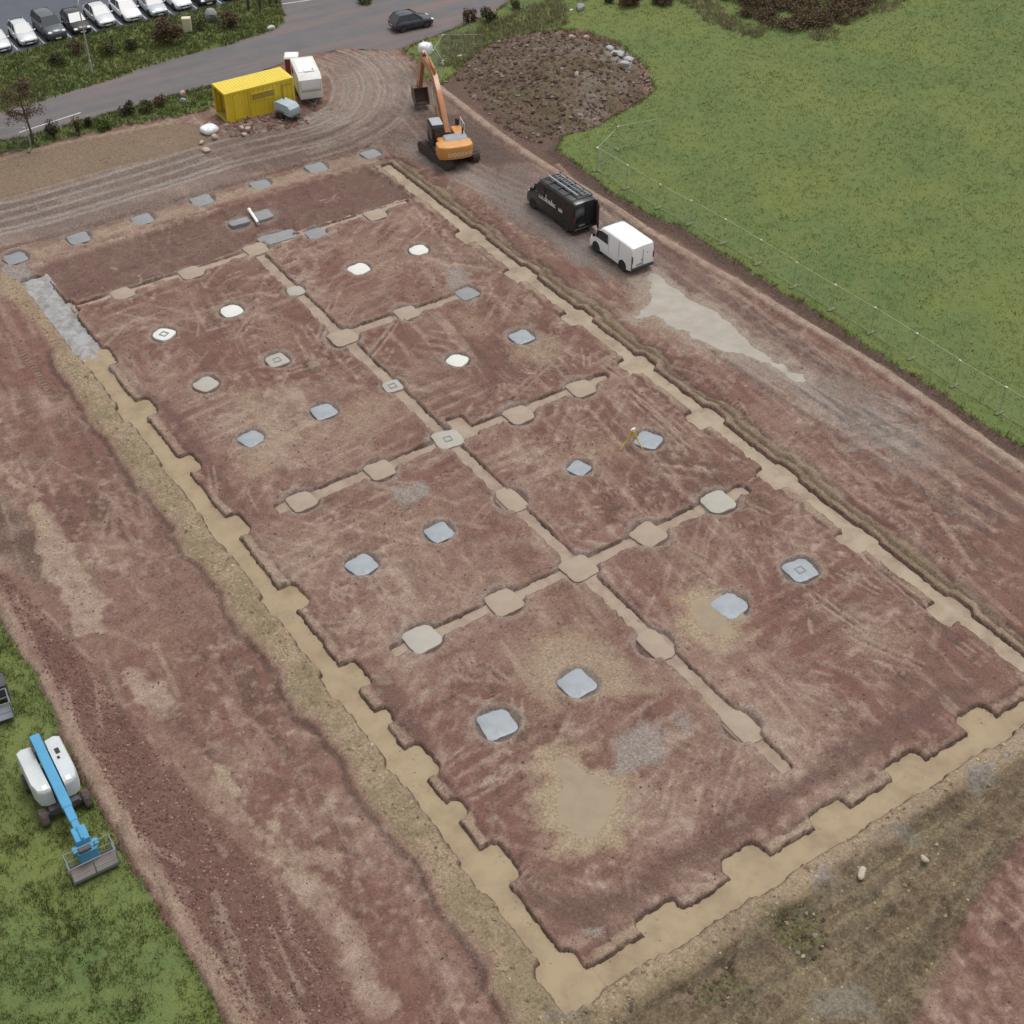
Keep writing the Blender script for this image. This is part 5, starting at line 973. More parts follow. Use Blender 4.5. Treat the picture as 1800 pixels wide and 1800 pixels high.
bp = [(.35, 1.55), (.15, 1.95), (1.5, 3.55), (3.3, 5.05), (4.2, 5.30), (5.6, 5.25), (7.15, 5.02), (7.25, 4.78), (7.05, 4.60), (5.4, 4.70), (4.2, 4.62), (3.5, 4.30), (2.0, 2.85), (.75, 1.62)]
AX = lambda x: .35 + (x - .35) * 1.11
bp = [(AX(x), z) for x, z in bp]; boom = MB().prism(bp, -.20, .20, .02).build('boom', 'boom orange', ex, 30)
sp = [(6.45, 5.42), (6.70, 5.55), (7.25, 5.10), (7.75, 4.4), (8.75, 1.72), (8.62, 1.55), (8.42, 1.60), (7.05, 4.40), (6.80, 4.75)]
sp = [(AX(x), z) for x, z in sp]; MB().prism(sp, -.16, .16, .02).build('stick', 'boom orange', ex, 30)
for s in (-1, 1):
    c_ = MB().tube([(1.25, s * .36, 1.35), (2.6, s * .36, 3.0)], .095, 10).build('boom_cylinder', 'boom orange', ex); MB().tube([(2.6, s * .36, 3.0), (3.6, s * .32, 4.1)], .05, 8).tube([(3.6, -.36, 4.1), (3.6, .36, 4.1)], .08, 8).build('cylinder_rod', 'chrome', c_)
c_ = MB().tube([(AX(3.55), 0, 5.42), (AX(5.15), 0, 5.62)], .10, 10).box((AX(3.5), 0, 5.28), (.3, .12, .3)).build('stick_cylinder', 'boom orange', ex); MB().tube([(AX(5.15), 0, 5.62), (AX(6.52), 0, 5.52)], .055, 8).build('cylinder_rod', 'chrome', c_)
c_ = MB().tube([(AX(7.55), 0, 5.02), (AX(8.25), 0, 3.55)], .08, 8).build('bucket_cylinder', 'boom orange', ex); MB().tube([(AX(8.25), 0, 3.55), (AX(8.85), 0, 2.15)], .045, 8).build('cylinder_rod', 'chrome', c_)
MB().box((AX(8.80), 0, 1.95), (.10, .34, .5), Matrix.Rotation(R_(-20), 3, 'Y')).build('bucket_link', 'boom orange', ex)
bk = [(8.35, 1.62), (8.95, 1.68), (9.15, 1.30), (9.05, .80), (8.70, .45), (8.20, .35), (7.85, .45), (7.75, .55)]
bk = [(x + .92, z) for x, z in bk]; bo = MB(); inn = [(x * .97 + .25, z * .97 + .06) for x, z in bk]
bo.loft([[(x, -.6, z) for x, z in bk], [(x, .6, z) for x, z in bk]], cap=False, closed=False)
for s in (-.6, .6): bo.prism(bk, s - .025, s + .025)
bo.box((8.97, 0, .38), (.5, 1.2, .05)).box((9.57, 0, 1.63), (.62, 1.2, .05))
for k in range(5): bo.box((8.58, -.5 + .25 * k, .52), (.26, .09, .07), Matrix.Rotation(R_(20), 3, 'Y'))
bo.build('bucket', 'bucket steel', ex, 30)

# ---------------------------------------------------------------- boom lift on the grass, stowed, basket towards the camera
simple('lift blue', (0.075, 0.300, 0.500), 0.6, dirt=0.15, spec=.3); simple('lift grey', (0.53, 0.56, 0.57), 0.5, dirt=0.2, scale=1.0); simple('lift dark', (0.06, 0.062, 0.066), 0.6, dirt=0.3); simple('galvanised', (0.20, 0.225, 0.245), 0.55, 0.3, dirt=0.2)
BL = (-13.62, -44.55); zb = gz(*BL)
bl = empty('boom_lift', (BL[0], BL[1], zb), R_(-91), 'blue and white boom lift standing on the grass at lower left', 'boom lift')   # +x towards the basket
MB().box((.25, 0, .62), (2.5, 1.30, .34)).box((1.35, 0, .52), (.25, 1.7, .22)).box((-.95, 0, .52), (.25, 1.7, .22)).build('chassis', 'lift dark', bl)
for xx in (1.35, -.95):
    for s in (-1, 1): wheel(bl, xx, s * .96, .42, .34, s, 'muddy tyre', 'lift grey')
for s in (-1, 1):
    hp = [(-1.62, .30), (-1.70, .75), (-1.55, 1.0), (.55, 1.0), (1.05, .88), (1.22, .62), (1.22, .28)]
    hoodm = MB().loft([[(x, s * y, .86) for x, y in hp], [(x * 1.0, s * y, 1.62) for x, y in hp], [(x * .98, s * (y * .97 + .01), 1.74) for x, y in hp], [(x * .93, s * (y * .92 + .03), 1.80) for x, y in hp]]).build('engine_cover' if s > 0 else 'tank_cover', 'lift grey', bl)
    MB().rbox((1.0, s * .52, 1.80), (.30, .26, .10), .03).build('cover_cap', 'plate white', hoodm)
MB().box((-.70, .62, 1.806), (.34, .20, .012)).build('vent', 'black plastic', bl)
MB().box((-.30, .55, 1.806), (.16, .12, .012)).build('vent', 'black plastic', bl)
MB().rbox((-1.45, 0, 1.25), (.55, .60, .75), .08).build('counterweight', 'lift grey', bl)
for s in (-1, 1): MB().box((-1.15, s * .26, 1.85), (.75, .05, .75)).build('boom_mount', 'lift dark', bl)
bmz = lambda x: 2.18 - .185 * (x + 1.5)
def sq(a, b_, hh, ww): 
    d = Vector((b_ - a, 0, bmz(b_) - bmz(a))); an = math.atan2(d.z, d.x); return MB().rbox(((a + b_) / 2, 0, (bmz(a) + bmz(b_)) / 2), (d.length, ww, hh), .03, Matrix.Rotation(-an, 3, 'Y'))
b1 = sq(-1.62, 2.35, .44, .43).build('boom_base', 'lift blue', bl); sq(2.3, 3.05, .37, .36).build('boom_section', 'lift blue', bl); sq(3.0, 3.55, .30, .30).build('boom_section', 'lift blue', bl)
jz = bmz(3.5); LX = .5
MB().prism([(3.45, jz + .22), (3.80, jz + .26), (4.12, jz + .10), (4.20, jz - .50), (3.85, jz - .55), (3.48, jz - .20)], -.30, .30, .03).build('boom_head', 'lift blue', bl)
MB().tube([(3.55, 0, jz + .36), (4.1, 0, jz + .16)], .07, 8).build('levelling_cylinder', 'lift blue', bl)
MB().rbox((4.30, 0, .66), (.46, .85, .72), .06).build('basket_rotator', 'lift blue', bl); MB().rbox((4.20, 0, 1.02), (.35, 1.1, .10), .03).build('basket_bracket', 'lift blue', bl)
bkx0, bkx1, bky = 4.42, 5.27, .98
bs = empty('basket', (0, -.0, 0)); bs.parent = bl
simple('basket floor', (0.17, 0.14, 0.125), 0.7, dirt=0.4); MB().box(((bkx0 + bkx1) / 2, 0, .27), (bkx1 - bkx0, 2 * bky, .05)).build('basket_floor', 'basket floor', bs, 0)
for z in (.75, 1.32):
    fr = MB(); c4 = [(bkx0, -bky, z), (bkx1, -bky, z), (bkx1, bky, z), (bkx0, bky, z), (bkx0, -bky, z)]
    for a, b_ in zip(c4[:-1], c4[1:]): fr.tube([a, b_], .028, 6)
    fr.build('rail', 'galvanised', bs)
for xx, yy in [(bkx0, -bky), (bkx1, -bky), (bkx1, bky), (bkx0, bky), (bkx1, 0), (bkx0, -.35), (bkx0, .35)]: MB().tube([(xx, yy, .25), (xx, yy, 1.33)], .028, 6).build('upright', 'galvanised', bs)
MB().box((bkx1, 0, .36), (.02, 2 * bky, .15)).box((bkx0, 0, .36), (.02, 2 * bky, .15)).build('toe_board', 'galvanised', bs, 0)
MB().rbox((bkx0 + .14, -.1, 1.28), (.22, .55, .20), .04).build('control_box', 'lift dark', bs)

# second lift's basket and dark arm at the frame edge
d0 = (-14.6, -38.3); zl = gz(*d0)
d2 = empty('boom_lift', (d0[0], d0[1], zl), R_(-97), 'dark grey lift basket cut off by the left frame edge', 'boom lift')
MB().box((.6, 0, .30), (.95, 1.9, .05)).build('basket_floor', 'galvanised', d2, 0)
for z in (.75, 1.32):
    fr = MB(); c4 = [(.12, -.95, z), (1.08, -.95, z), (1.08, .95, z), (.12, .95, z), (.12, -.95, z)]
    for a, b_ in zip(c4[:-1], c4[1:]): fr.tube([a, b_], .03, 6)
    fr.build('rail', 'galvanised', d2)
for xx, yy in [(.12, -.95), (1.08, -.95), (1.08, .95), (.12, .95), (1.08, 0)]: MB().tube([(xx, yy, .28), (xx, yy, 1.33)], .03, 6).build('upright', 'galvanised', d2)
MB().rbox((.22, .2, 1.25), (.25, .7, .25), .04).build('control_box', 'black plastic', d2)
MB().rbox((-.55, .45, .85), (.9, 1.2, 1.1), .1).build('basket_rotator', 'lift dark', d2)
MB().rbox((-2.6, .1, 1.3), (4.2, .5, .55), .06).build('boom_base', 'lift dark', d2)
MB().rbox((-5.2, .1, 1.25), (2.6, 1.9, 1.1), .12).build('engine_cover', 'lift dark', d2)
MB().box((-4.9, .1, .55), (2.4, 1.3, .35)).build('chassis', 'lift dark', d2)
for xx in (-3.9, -6.0):
    for s in (-1, 1): wheel(d2, xx, .1 + s * .95, .42, .34, s, 'muddy tyre', 'lift grey')

# ---------------------------------------------------------------- yellow container
paint('container yellow', (0.70, 0.53, 0.025), 0, .5, .1); simple('container floor', (0.42, 0.33, 0.06), 0.7, dirt=0.3)
ct = empty('shipping_container', (24.2, 13.75, gz(24.2, 13.75) + .02), R_(-1), 'yellow steel site container with one end open', 'container')
cl, cw, ch = 6.06, 2.44, 2.55; hx, hy = cl / 2, cw / 2
MB().box((0, 0, .09), (cl - .02, cw - .02, .18)).build('floor', 'container floor', ct, 0)
rf = MB().box((0, 0, ch - .03), (cl, cw, .06))
for k in range(22): rf.box((-hx + .35 + k * (cl - .7) / 21, 0, ch + .008), (.12, cw - .3, .02))
rf.build('roof', 'container yellow', ct, 0)
fr = MB()
for sx in (-1, 1):
    for sy in (-1, 1): fr.box((sx * (hx - .07), sy * (hy - .07), ch / 2), (.15, .15, ch - .02))
for sy in (-1, 1): fr.box((0, sy * (hy - .05), .09), (cl - .3, .11, .17)); fr.box((0, sy * (hy - .05), ch - .09), (cl - .3, .11, .12))
for sx in (-1, 1): fr.box((sx * (hx - .05), 0, ch - .12), (.11, cw - .3, .14)); fr.box((sx * (hx - .05), 0, .10), (.11, cw - .3, .15))
fr.build('frame', 'container yellow', ct, 0)
def corr(y, s, x0, x1, n):
    v = []; st = (x1 - x0) / n
    for k in range(n):
        b0 = x0 + k * st
        for fx, dy in ((0, 0), (.35, 0), (.5, .045), (.85, .045)): v.append((b0 + fx * st, y - s * dy))
    v.append((x1, y)); return v
for nm, y, s in (('side_panel', -hy + .03, -1), ('side_panel', hy - .03, 1)):
    pts = corr(y, s, -hx + .14, hx - .14, 14); MB().loft([[(x, q, .16) for x, q in pts] + [(x, q - s * .012, .16) for x, q in pts[::-1]], [(x, q, ch - .10) for x, q in pts] + [(x, q - s * .012, ch - .10) for x, q in pts[::-1]]]).build(nm, 'container yellow', ct, 0)
MB().box((hx - .03, 0, ch / 2), (.03, cw - .28, ch - .3)).build('end_panel', 'container yellow', ct, 0)
simple('window board', (0.34, 0.25, 0.04), 0.7, dirt=0.3)
wd = MB().box((.25, -hy - .012, 1.72), (1.95, .05, .52)).build('shutter', 'window board', ct, 0)
f2 = MB()
for z in (1.43, 2.01): f2.box((.25, -hy - .02, z), (2.11, .08, .06))
for x in (-.76, 1.26): f2.box((x, -hy - .02, 1.72), (.06, .08, .64))
f2.build('shutter_frame', 'container yellow', wd, 0)
for x in (-1.55, -1.0): MB().box((x, -hy - .012, 1.25), (.07, .06, 2.1)).build('door_bar', 'container yellow', ct, 0)
MB().box((-1.95, -hy + .0, 1.25), (.75, .05, 2.05)).build('side_door', 'container yellow', ct, 0)
MB().box((1.95, -hy - .012, 1.2), (.05, .06, 2.0)).box((2.35, -hy - .012, 2.1), (.8, .06, .05)).build('conduit', 'window board', ct, 0)
for sx in (-1, 1): MB().rbox((sx * 1.2 - .6, .4 * sx, .5), (.9, .7, .6), .03).build('stored_crate', 'window board', ct)

# ---------------------------------------------------------------- welfare trailer, toilet, generator, bag
simple('grp white', (0.66, 0.66, 0.63), 0.5, dirt=0.15); simple('stripe ochre', (0.42, 0.36, 0.22), 0.6, dirt=0.2); simple('toilet red', (0.24, 0.035, 0.030), 0.5, dirt=0.2); simple('toilet white', (0.74, 0.73, 0.71), 0.5, dirt=0.08)
TR = (29.15, 14.1); tr = empty('welfare_trailer', (*TR, gz(*TR)), R_(-107), 'white box welfare trailer standing right of the yellow container', 'trailer')   # +x towards the hitch
bp_ = [(-2.05, .55), (-2.10, .8), (-2.10, 2.30), (-1.95, 2.45), (1.55, 2.45), (2.05, 2.15), (2.12, 1.2), (2.05, .55)]
MB().prism(bp_, -.95, .95, .05).build('body', 'grp white', tr)
MB().rbox((-.2, 0, 2.47), (2.6, 1.5, .06), .02).build('roof_panel', 'toilet white', tr)
rv = MB().rbox((.95, .1, 2.52), (.55, .85, .12), .04).build('roof_hatch', 'toilet white', tr); MB().box((1.0, .42, 2.59), (.16, .14, .02)).build('vent', 'black plastic', rv)
MB().box((2.12, 0, 1.25), (.02, 1.62, .16)).build('stripe', 'stripe ochre', tr, 0); MB().box((2.118, 0, 1.75), (.016, 1.5, .55)).build('front_panel', 'toilet white', tr, 0)
MB().box((.2, -.955, 1.5), (.75, .02, 1.7)).build('door', 'toilet white', tr, 0); MB().box((-1.1, -.955, 1.7), (.8, .02, .5)).build('window', 'car glass', tr, 0); MB().box((0, .955, 1.25), (3.8, .015, .14)).build('stripe', 'stripe ochre', tr, 0)
MB().box((0, 0, .48), (4.0, 1.6, .14)).build('chassis', 'lift dark', tr)
for s in (-1, 1): wheel(tr, -.2, s * .86, .33, .2, s, 'tyre', 'lift grey')
MB().tube([(2.0, .5, .45), (3.0, 0, .42)], .045, 6).tube([(2.0, -.5, .45), (3.0, 0, .42)], .045, 6).box((3.1, 0, .45), (.3, .1, .1)).tube([(2.75, 0, .05), (2.75, 0, .75)], .035, 6).build('hitch', 'lift dark', tr)
TO = (29.45, 17.35); to_ = empty('portable_toilet', (*TO, .02), R_(-30), 'dark red portable toilet with a white roof behind the welfare trailer', 'toilet')
MB().rbox((0, 0, 1.08), (1.08, 1.08, 2.0), .04).build('cabin', 'toilet red', to_)
rr = []
for z, k in ((2.08, .60), (2.16, .60), (2.26, .52), (2.32, .30)): rr.append([(x * k, y * k, z) for x, y in ((-1, -1), (1, -1), (1, 1), (-1, 1))])
MB().loft(rr).build('roof', 'toilet white', to_, 20); MB().box((0, -.545, 1.05), (.72, .02, 1.85)).build('door', 'toilet red', to_, 0); MB().box((0, 0, .04), (1.12, 1.12, .08)).build('skid', 'lift dark', to_, 0)
simple('bowser blue', (0.40, 0.48, 0.53), 0.45, dirt=0.2)
GE = (25.75, 11.1); ge = empty('towable_generator', (*GE, gz(*GE)), R_(-75), 'pale blue towable generator in front of the yellow container', 'generator')
MB().prism([(-.95, .42), (-1.0, .55), (-.95, 1.15), (-.7, 1.30), (.7, 1.30), (.98, 1.02), (1.0, .5), (.95, .42)], -.55, .55, .05).build('canopy', 'bowser blue', ge)
MB().box((0, 0, .36), (2.1, .9, .12)).build('chassis', 'lift dark', ge)
for s in (-1, 1): wheel(ge, -.1, s * .62, .29, .18, s, 'tyre', 'lift grey'); MB().rbox((-.1, s * .63, .62), (.75, .22, .06), .02).build('mudguard', 'lift dark', ge)
MB().tube([(1.0, 0, .38), (1.75, 0, .36)], .045, 6).tube([(1.5, 0, .05), (1.5, 0, .65)], .03, 6).build('hitch', 'lift dark', ge)
MB().box((.2, -.555, .85), (.8, .015, .5)).build('access_door', 'bowser blue', ge, 0); MB().tube([(-.5, .2, 1.28), (-.5, .2, 1.42)], .05, 8).build('exhaust', 'black plastic', ge)
simple('bag white', (0.74, 0.75, 0.76), 0.75, dirt=0.12, bmp=.5, bscale=5)
def bulk_bag(loc, rz, lab, sx=.95, sy=.95, h=.85):
    r = empty('bulk_bag', loc, rz, lab, 'bag'); rings = []; rb = random.Random(int(loc[0] * 10)); n = 24
    for z, k in ((0, .86), (.12, 1.0), (h * .5, 1.06), (h * .85, 1.0), (h, .86), (h + .04, .45), (h + .0, .12)):
        rings.append([])
        for q in range(n):
            a = 2 * math.pi * q / n; c, s = math.cos(a), math.sin(a); e = 4; rr_ = k / ((abs(c) ** e + abs(s) ** e) ** (1 / e)); rings[-1].append((rr_ * c * sx / 2 * (1 + rb.uniform(-.03, .03)), rr_ * s * sy / 2 * (1 + rb.uniform(-.03, .03)), z + rb.uniform(-.02, .02)))
    MB().loft(rings).build('sack', 'bag white', r, 60)
    for x in (-1, 1):
        for y in (-1, 1): MB().tube([(x * sx * .42, y * sy * .42, h - .05), (x * sx * .30, y * sy * .36, h + .16), (x * sx * .16, y * sy * .42, h - .02)], .02, 5).build('lifting_loop', 'bag white', r)
    return r
bulk_bag((19.35, 12.2, gz(19.35, 12.2)), R_(12), 'white bulk bag on the ground left of the yellow container', 1.25, 1.15, .5)
bulk_bag((41.35, 15.3, gz(41.35, 15.3)), R_(25), 'bright white bulk bag on the verge behind the excavator boom', 1.05, 1.05, .95)

# ---------------------------------------------------------------- temporary fence panels
simple('fence galv', (0.26, 0.31, 0.17), 0.6, 0.0, dirt=0.2); simple('fence foot', (0.15, 0.17, 0.08), 0.85, dirt=0.3); simple('clamp white', (0.74, 0.74, 0.70), 0.5, dirt=0.1); simple('mesh wire', (0.27, 0.335, 0.31), 0.55, 0.2, dirt=0.1)
def fence_proto():
    fr = MB()
    for x in (0.02, 3.42): fr.tube([(x, 0, .04), (x, 0, 2.0)], .011, 6)
    fr.tube([(.02, 0, .12), (3.42, 0, .12)], .015, 6)
    tr_ = MB().tube([(.02, 0, 1.96), (3.42, 0, 1.96)], .011, 6).mesh('top_rail', 'rail pale')
    wr = MB()
    for k in range(34): x = .1 + k * .0985; wr.tube([(x, 0, .12), (x, 0, 1.96)], .0024, 3, False)
    for k in range(8): z = .25 + k * .22; wr.tube([(.02, 0, z), (3.42, 0, z)], .0024, 3, False)
    ft = MB().rbox((0, 0, .07), (.24, .68, .14), .03)
    cl_ = MB().rbox((0, 0, 1.95), (.17, .08, .08), .015)
    return fr.mesh('frame', 'fence galv'), wr.mesh('wire_mesh', 'mesh wire', 0), ft.mesh('foot', 'fence foot'), cl_.mesh('clamp', 'clamp white'), tr_
simple('rail pale', (0.50, 0.54, 0.36), 0.6, 0.1, dirt=0.15)
FR, WR, FT, CLP, TRL = fence_proto()
def fence_panel(a, b_, lab, group):
    a, b_ = Vector(a), Vector(b_); an = math.atan2(b_.y - a.y, b_.x - a.x); r = empty('fence_panel', (a.x, a.y, gz(a.x, a.y) + .0), an, lab, 'fence panel', group)
    for nm, me, lc in (('frame', FR, 0), ('wire_mesh', WR, 0), ('foot', FT, 0.0), ('clamp', CLP, 0.0), ('top_rail', TRL, 0)):
        o = bpy.data.objects.new(nm, me); COL.objects.link(o); o.parent = r
        if nm == 'wire_mesh': o['kind'] = 'stuff'
    return r
posts = [(41.01, -14.31), (41.2, -17.92), (41.47, -21.14), (41.75, -24.53), (41.92, -28.0), (42.02, -31.45), (42.17, -34.95), (42.32, -38.37), (42.37, -41.88), (42.46, -45.32), (42.6, -48.76), (42.7, -52.2)]
ordw = ['first', 'second', 'third', 'fourth', 'fifth', 'sixth', 'seventh', 'eighth', 'ninth', 'tenth', 'eleventh', 'twelfth']
pp = [(40.79, -10.87)] + posts
for k in range(len(pp) - 1): fence_panel(pp[k], pp[k + 1], f'wire fence panel along the field, {ordw[k]} from the spoil heap', 'temporary fence panels along the field edge')
fence_panel((40.79, -10.87), (44.1, -9.0), 'wire fence panel turning the corner by the spoil heap', 'temporary fence panels round the heap'); fence_panel((44.2, -8.9), (47.4, -9.5), 'wire fence panel on the grass right of the spoil heap', 'temporary fence panels round the heap'); pass
fence_panel((40.0, 11.6), (42.3, 13.9), 'wire fence panel standing beside the white bag on the verge', 'fence panels at the site entrance'); fence_panel((42.4, 14.0), (45.3, 12.2), 'wire fence panel behind the spoil heap near the road', 'fence panels at the site entrance'); fence_panel((39.6, 9.4), (40.6, 12.6), 'wire fence panel folded back behind the excavator boom', 'fence panels at the site entrance')
fence_panel((6.2, 16.9), (3.3, 18.6), 'wire fence panel under the sapling at the left edge', 'fence panels by the sapling')

# ---------------------------------------------------------------- posts, cabinet, stones, small site things
simple('lamp steel', (0.42, 0.44, 0.43), 0.5, 0.3, dirt=0.15); simple('cabinet cream', (0.62, 0.58, 0.42), 0.6, dirt=0.15); simple('timber dark', (0.045, 0.040, 0.034), 0.85, dirt=0.2)
lp = empty('lamp_post', (15.6, 28.1, gz(15.6, 28.1)), R_(60), 'tall grey lamp post on the verge in front of the parked cars', 'lamp post')
MB().tube([(0, 0, 0), (0, 0, 1.3), (0, 0, 1.32), (0, 0, 6.1)], [.105, .105, .075, .05], 10).build('column', 'lamp steel', lp); MB().tube([(0, 0, 6.05), (.15, 0, 6.25), (.6, 0, 6.32)], .035, 6).build('bracket', 'lamp steel', lp)
ln = MB().rbox((.85, 0, 6.32), (.60, .24, .12), .04).build('lantern', 'lamp steel', lp); MB().box((.88, 0, 6.255), (.42, .17, .012)).build('lens', 'lamp clear', ln)
cbn = empty('utility_cabinet', (26.15, 32.0, gz(26.15, 32.0)), R_(-25), 'cream utility cabinet beside the round brown bush', 'cabinet'); MB().rbox((0, 0, .68), (.80, .55, 1.36), .03).build('housing', 'cabinet cream', cbn); MB().box((0, -.28, .70), (.70, .02, 1.15)).build('door', 'cabinet cream', cbn, 0); MB().box((0, 0, .05), (.86, .6, .1)).build('plinth', 'fence foot', cbn, 0)
for k, (x, y) in enumerate([(33.0, 33.6), (33.9, 33.0), (35.3, 33.8), (35.9, 33.6)]):
    ft_ = empty('bollard', (x, y, gz(x, y)), 0, ['dark timber bollard on the verge, left of the pair above the white stone', 'dark timber bollard on the verge, right of the pair above the white stone', 'dark bollard at the corner of the side road, left one', 'dark bollard at the corner of the side road, right one'][k], 'bollard', 'dark bollards at the junction'); MB().rbox((0, 0, .60), (.20, .20, 1.2), .03).build('post', 'timber dark', ft_); MB().rbox((0, 0, 1.22), (.22, .22, .06), .02).build('cap', 'timber dark', ft_)
simple('stone white', (0.47, 0.46, 0.43), 0.8, dirt=0.15, bmp=.4); simple('stone grey', (0.24, 0.25, 0.24), 0.85, dirt=0.25, bmp=.4); simple('stone buff', (0.42, 0.35, 0.28), 0.85, dirt=0.25, bmp=.4); simple('stone pink', (0.40, 0.29, 0.25), 0.85, dirt=0.2, bmp=.4); simple('slab grey', (0.36, 0.37, 0.38), 0.8, dirt=0.25, bmp=.3)
def stone(loc, size, mat, lab, seed, cat='stone', name='stone', blocky=False):
    rb = random.Random(seed); bm = bmesh.new(); bmesh.ops.create_icosphere(bm, subdivisions=2, radius=.5)
    cuts = [(Vector((rb.gauss(0, 1), rb.gauss(0, 1), rb.gauss(0, .7))).normalized(), rb.uniform(.30, .44)) for _ in range(9)] + ([(Vector(a), .36) for a in ((1, 0, 0), (-1, 0, 0), (0, 1, 0), (0, -1, 0), (0, 0, 1))] if blocky else [])
    for v in bm.verts:
        for nn, d in cuts:
            q = v.co.dot(nn)
            if q > d: v.co -= nn * (q - d)
        v.co = Vector((v.co.x * size[0], v.co.y * size[1], v.co.z * size[2]))
    me = bpy.data.meshes.new(name); bm.to_mesh(me); bm.free(); me.materials.append(MATS[mat]); o = bpy.data.objects.new(name, me); COL.objects.link(o)
    o.location = (loc[0], loc[1], gz(*loc[:2]) + size[2] * .26); o.rotation_euler.z = rb.uniform(0, 6); return tag(o, lab, cat)
stone((32.77,28.42), (.85, .7, .55), 'stone white', 'small white stone at the corner of the road junction', 1)
stone((29.06,33.17), (1.6, 1.3, 1.6), 'stone grey', 'grey boulder on the verge right of the cream cabinet', 2)
stone((13.17,-67.45), (.75, .42, .3), 'stone buff', 'pale buff stone on the loam below the near trench', 3)
stone((15.74,-68.48), (.34, .5, .3), 'stone buff', 'small pale stone right of the buff stone on the loam', 4)
stone((53.94,10.80), (.9, .7, .75), 'stone pink', 'pinkish block at the top of the spoil heap', 7, blocky=True)
stone((55.00,10.08), (.6, .6, .6), 'stone pink', 'smaller pink block beside the one atop the spoil heap', 8, blocky=True)
stone((48.14,2.00), (.6, .5, .6), 'stone buff', 'pale stone on the right flank of the spoil heap', 9)
stone((20.18,19.38), (.75, .55, .9), 'stone pink', 'pinkish concrete block at the road edge by the verge', 10, 'block', 'concrete_block', True)
stone((19.78,18.46), (.8, .6, .5), 'stone grey', 'grey stone under the pinkish block at the road edge', 11)
stone((19.22,10.91), (.7, .6, .6), 'stone buff', 'buff block below the white bag near the container', 12, 'block', 'concrete_block', True)
stone((17.80,9.49), (1.1, .8, .4), 'stone pink', 'flat pale slab at the end of the tan strip', 13, 'block', 'concrete_block', True)
stone((18.02,10.75), (.5, .4, .4), 'stone buff', 'little pale stone between the bag and the flat slab', 14)
for k, (q, s, lab) in enumerate([((21.59,11.02), (.8, .5, .5), 'broken pink brick lump left in the rubble under the container'), ((21.97,10.65), (.6, .6, .55), 'broken pink brick lump in the middle of the container rubble'), ((22.30,10.18), (.35, .3, .75), 'upright pale brick on the right of the container rubble'), ((21.35,9.97), (.7, .45, .4), 'lowest brick lump of the container rubble')]): stone(q, s, 'stone pink', lab, 30 + k, 'rubble', 'brick_lump', True)
stone((58.63,15.99), (1.7, .9, .75), 'stone grey', 'long grey boulder on the grass near the road at the top', 15); stone((57.60,16.02), (.5, .4, .35), 'stone white', 'small pale stone beside the long grey boulder at the top', 16); stone((60.30,17.58), (.8, .6, .5), 'stone white', 'pale stone above the long grey boulder at the top edge', 17)
stone((43.52,13.12), (.6, .4, .3), 'stone white', 'pale stone in the grass beside the entrance fence panels', 18); stone((41.45,12.61), (.6, .4, .3), 'stone white', 'pale stone on the grass nearest the excavator boom', 19)
for k, (q, s) in enumerate([((55.23,5.71), (1.5, 1.1, .7)), ((55.62,4.57), (1.2, 1.2, .8)), ((55.13,6.67), (1.0, .9, .5)), ((54.45,3.61), (1.1, .8, .6))]): stone(q, s, 'slab grey', ['broad grey concrete chunk at the right corner of the spoil heap', 'rightmost grey concrete chunk against the grass by the heap', 'leftmost of the grey concrete chunks on the heap corner', 'lowest of the grey concrete chunks on the heap corner'][k], 40 + k, 'concrete chunk', 'concrete_chunk', True)
simple('pipe white', (0.80, 0.79, 0.77), 0.4, dirt=0.1)
a_, b_ = (16.48,-1.04), (16.15,-3.23)
pw = MB()
ln_ = math.dist(a_, b_); pw.lathe([(.10, -ln_ / 2), (.13, -ln_ / 2 + .001), (.13, -ln_ / 2 + .18), (.11, -ln_ / 2 + .2), (.11, ln_ / 2), (.085, ln_ / 2), (.085, ln_ / 2 - .3)], (0, 0, 0), 'x', 14)
o = pw.build('drain_pipe', 'pipe white', None, 35, ((a_[0] + b_[0]) / 2, (a_[1] + b_[1]) / 2, .02), math.atan2(b_[1] - a_[1], b_[0] - a_[0])); tag(o, 'white plastic drain pipe lying between two grey pads', 'pipe')
# survey tripod
paint('tripod yellow', (0.66, 0.50, 0.05), 0, .5, .1)
tc_ = (22.75, -38.95); tp = empty('survey_tripod', (*tc_, gz(*tc_)), 0, 'yellow surveying tripod with level beside a bluish pad', 'tripod')
for q in ((-.72, .18), (.40, -.52), (.30, .62)):
    lg = MB().tube([(q[0], q[1], 0), (q[0] * .45, q[1] * .45, .62)], .034, 6); 
    for s in (-.03, .03): lg.tube([(q[0] * .5 + s, q[1] * .5, .55), (q[0] * .10 + s, q[1] * .10, 1.18)], .03, 6)
    lg.build('leg', 'tripod yellow', tp)
hd_ = MB().lathe([(.10, 1.17), (.11, 1.22), (.02, 1.225)], (0, 0, 0), 'z', 12).build('head', 'tripod yellow', tp); MB().rbox((0, 0, 1.32), (.20, .13, .14), .03).lathe([(.03, -.16), (.045, -.06), (.05, .16)], (0, 0, 1.33), 'x', 10).build('level', 'plate white', hd_)

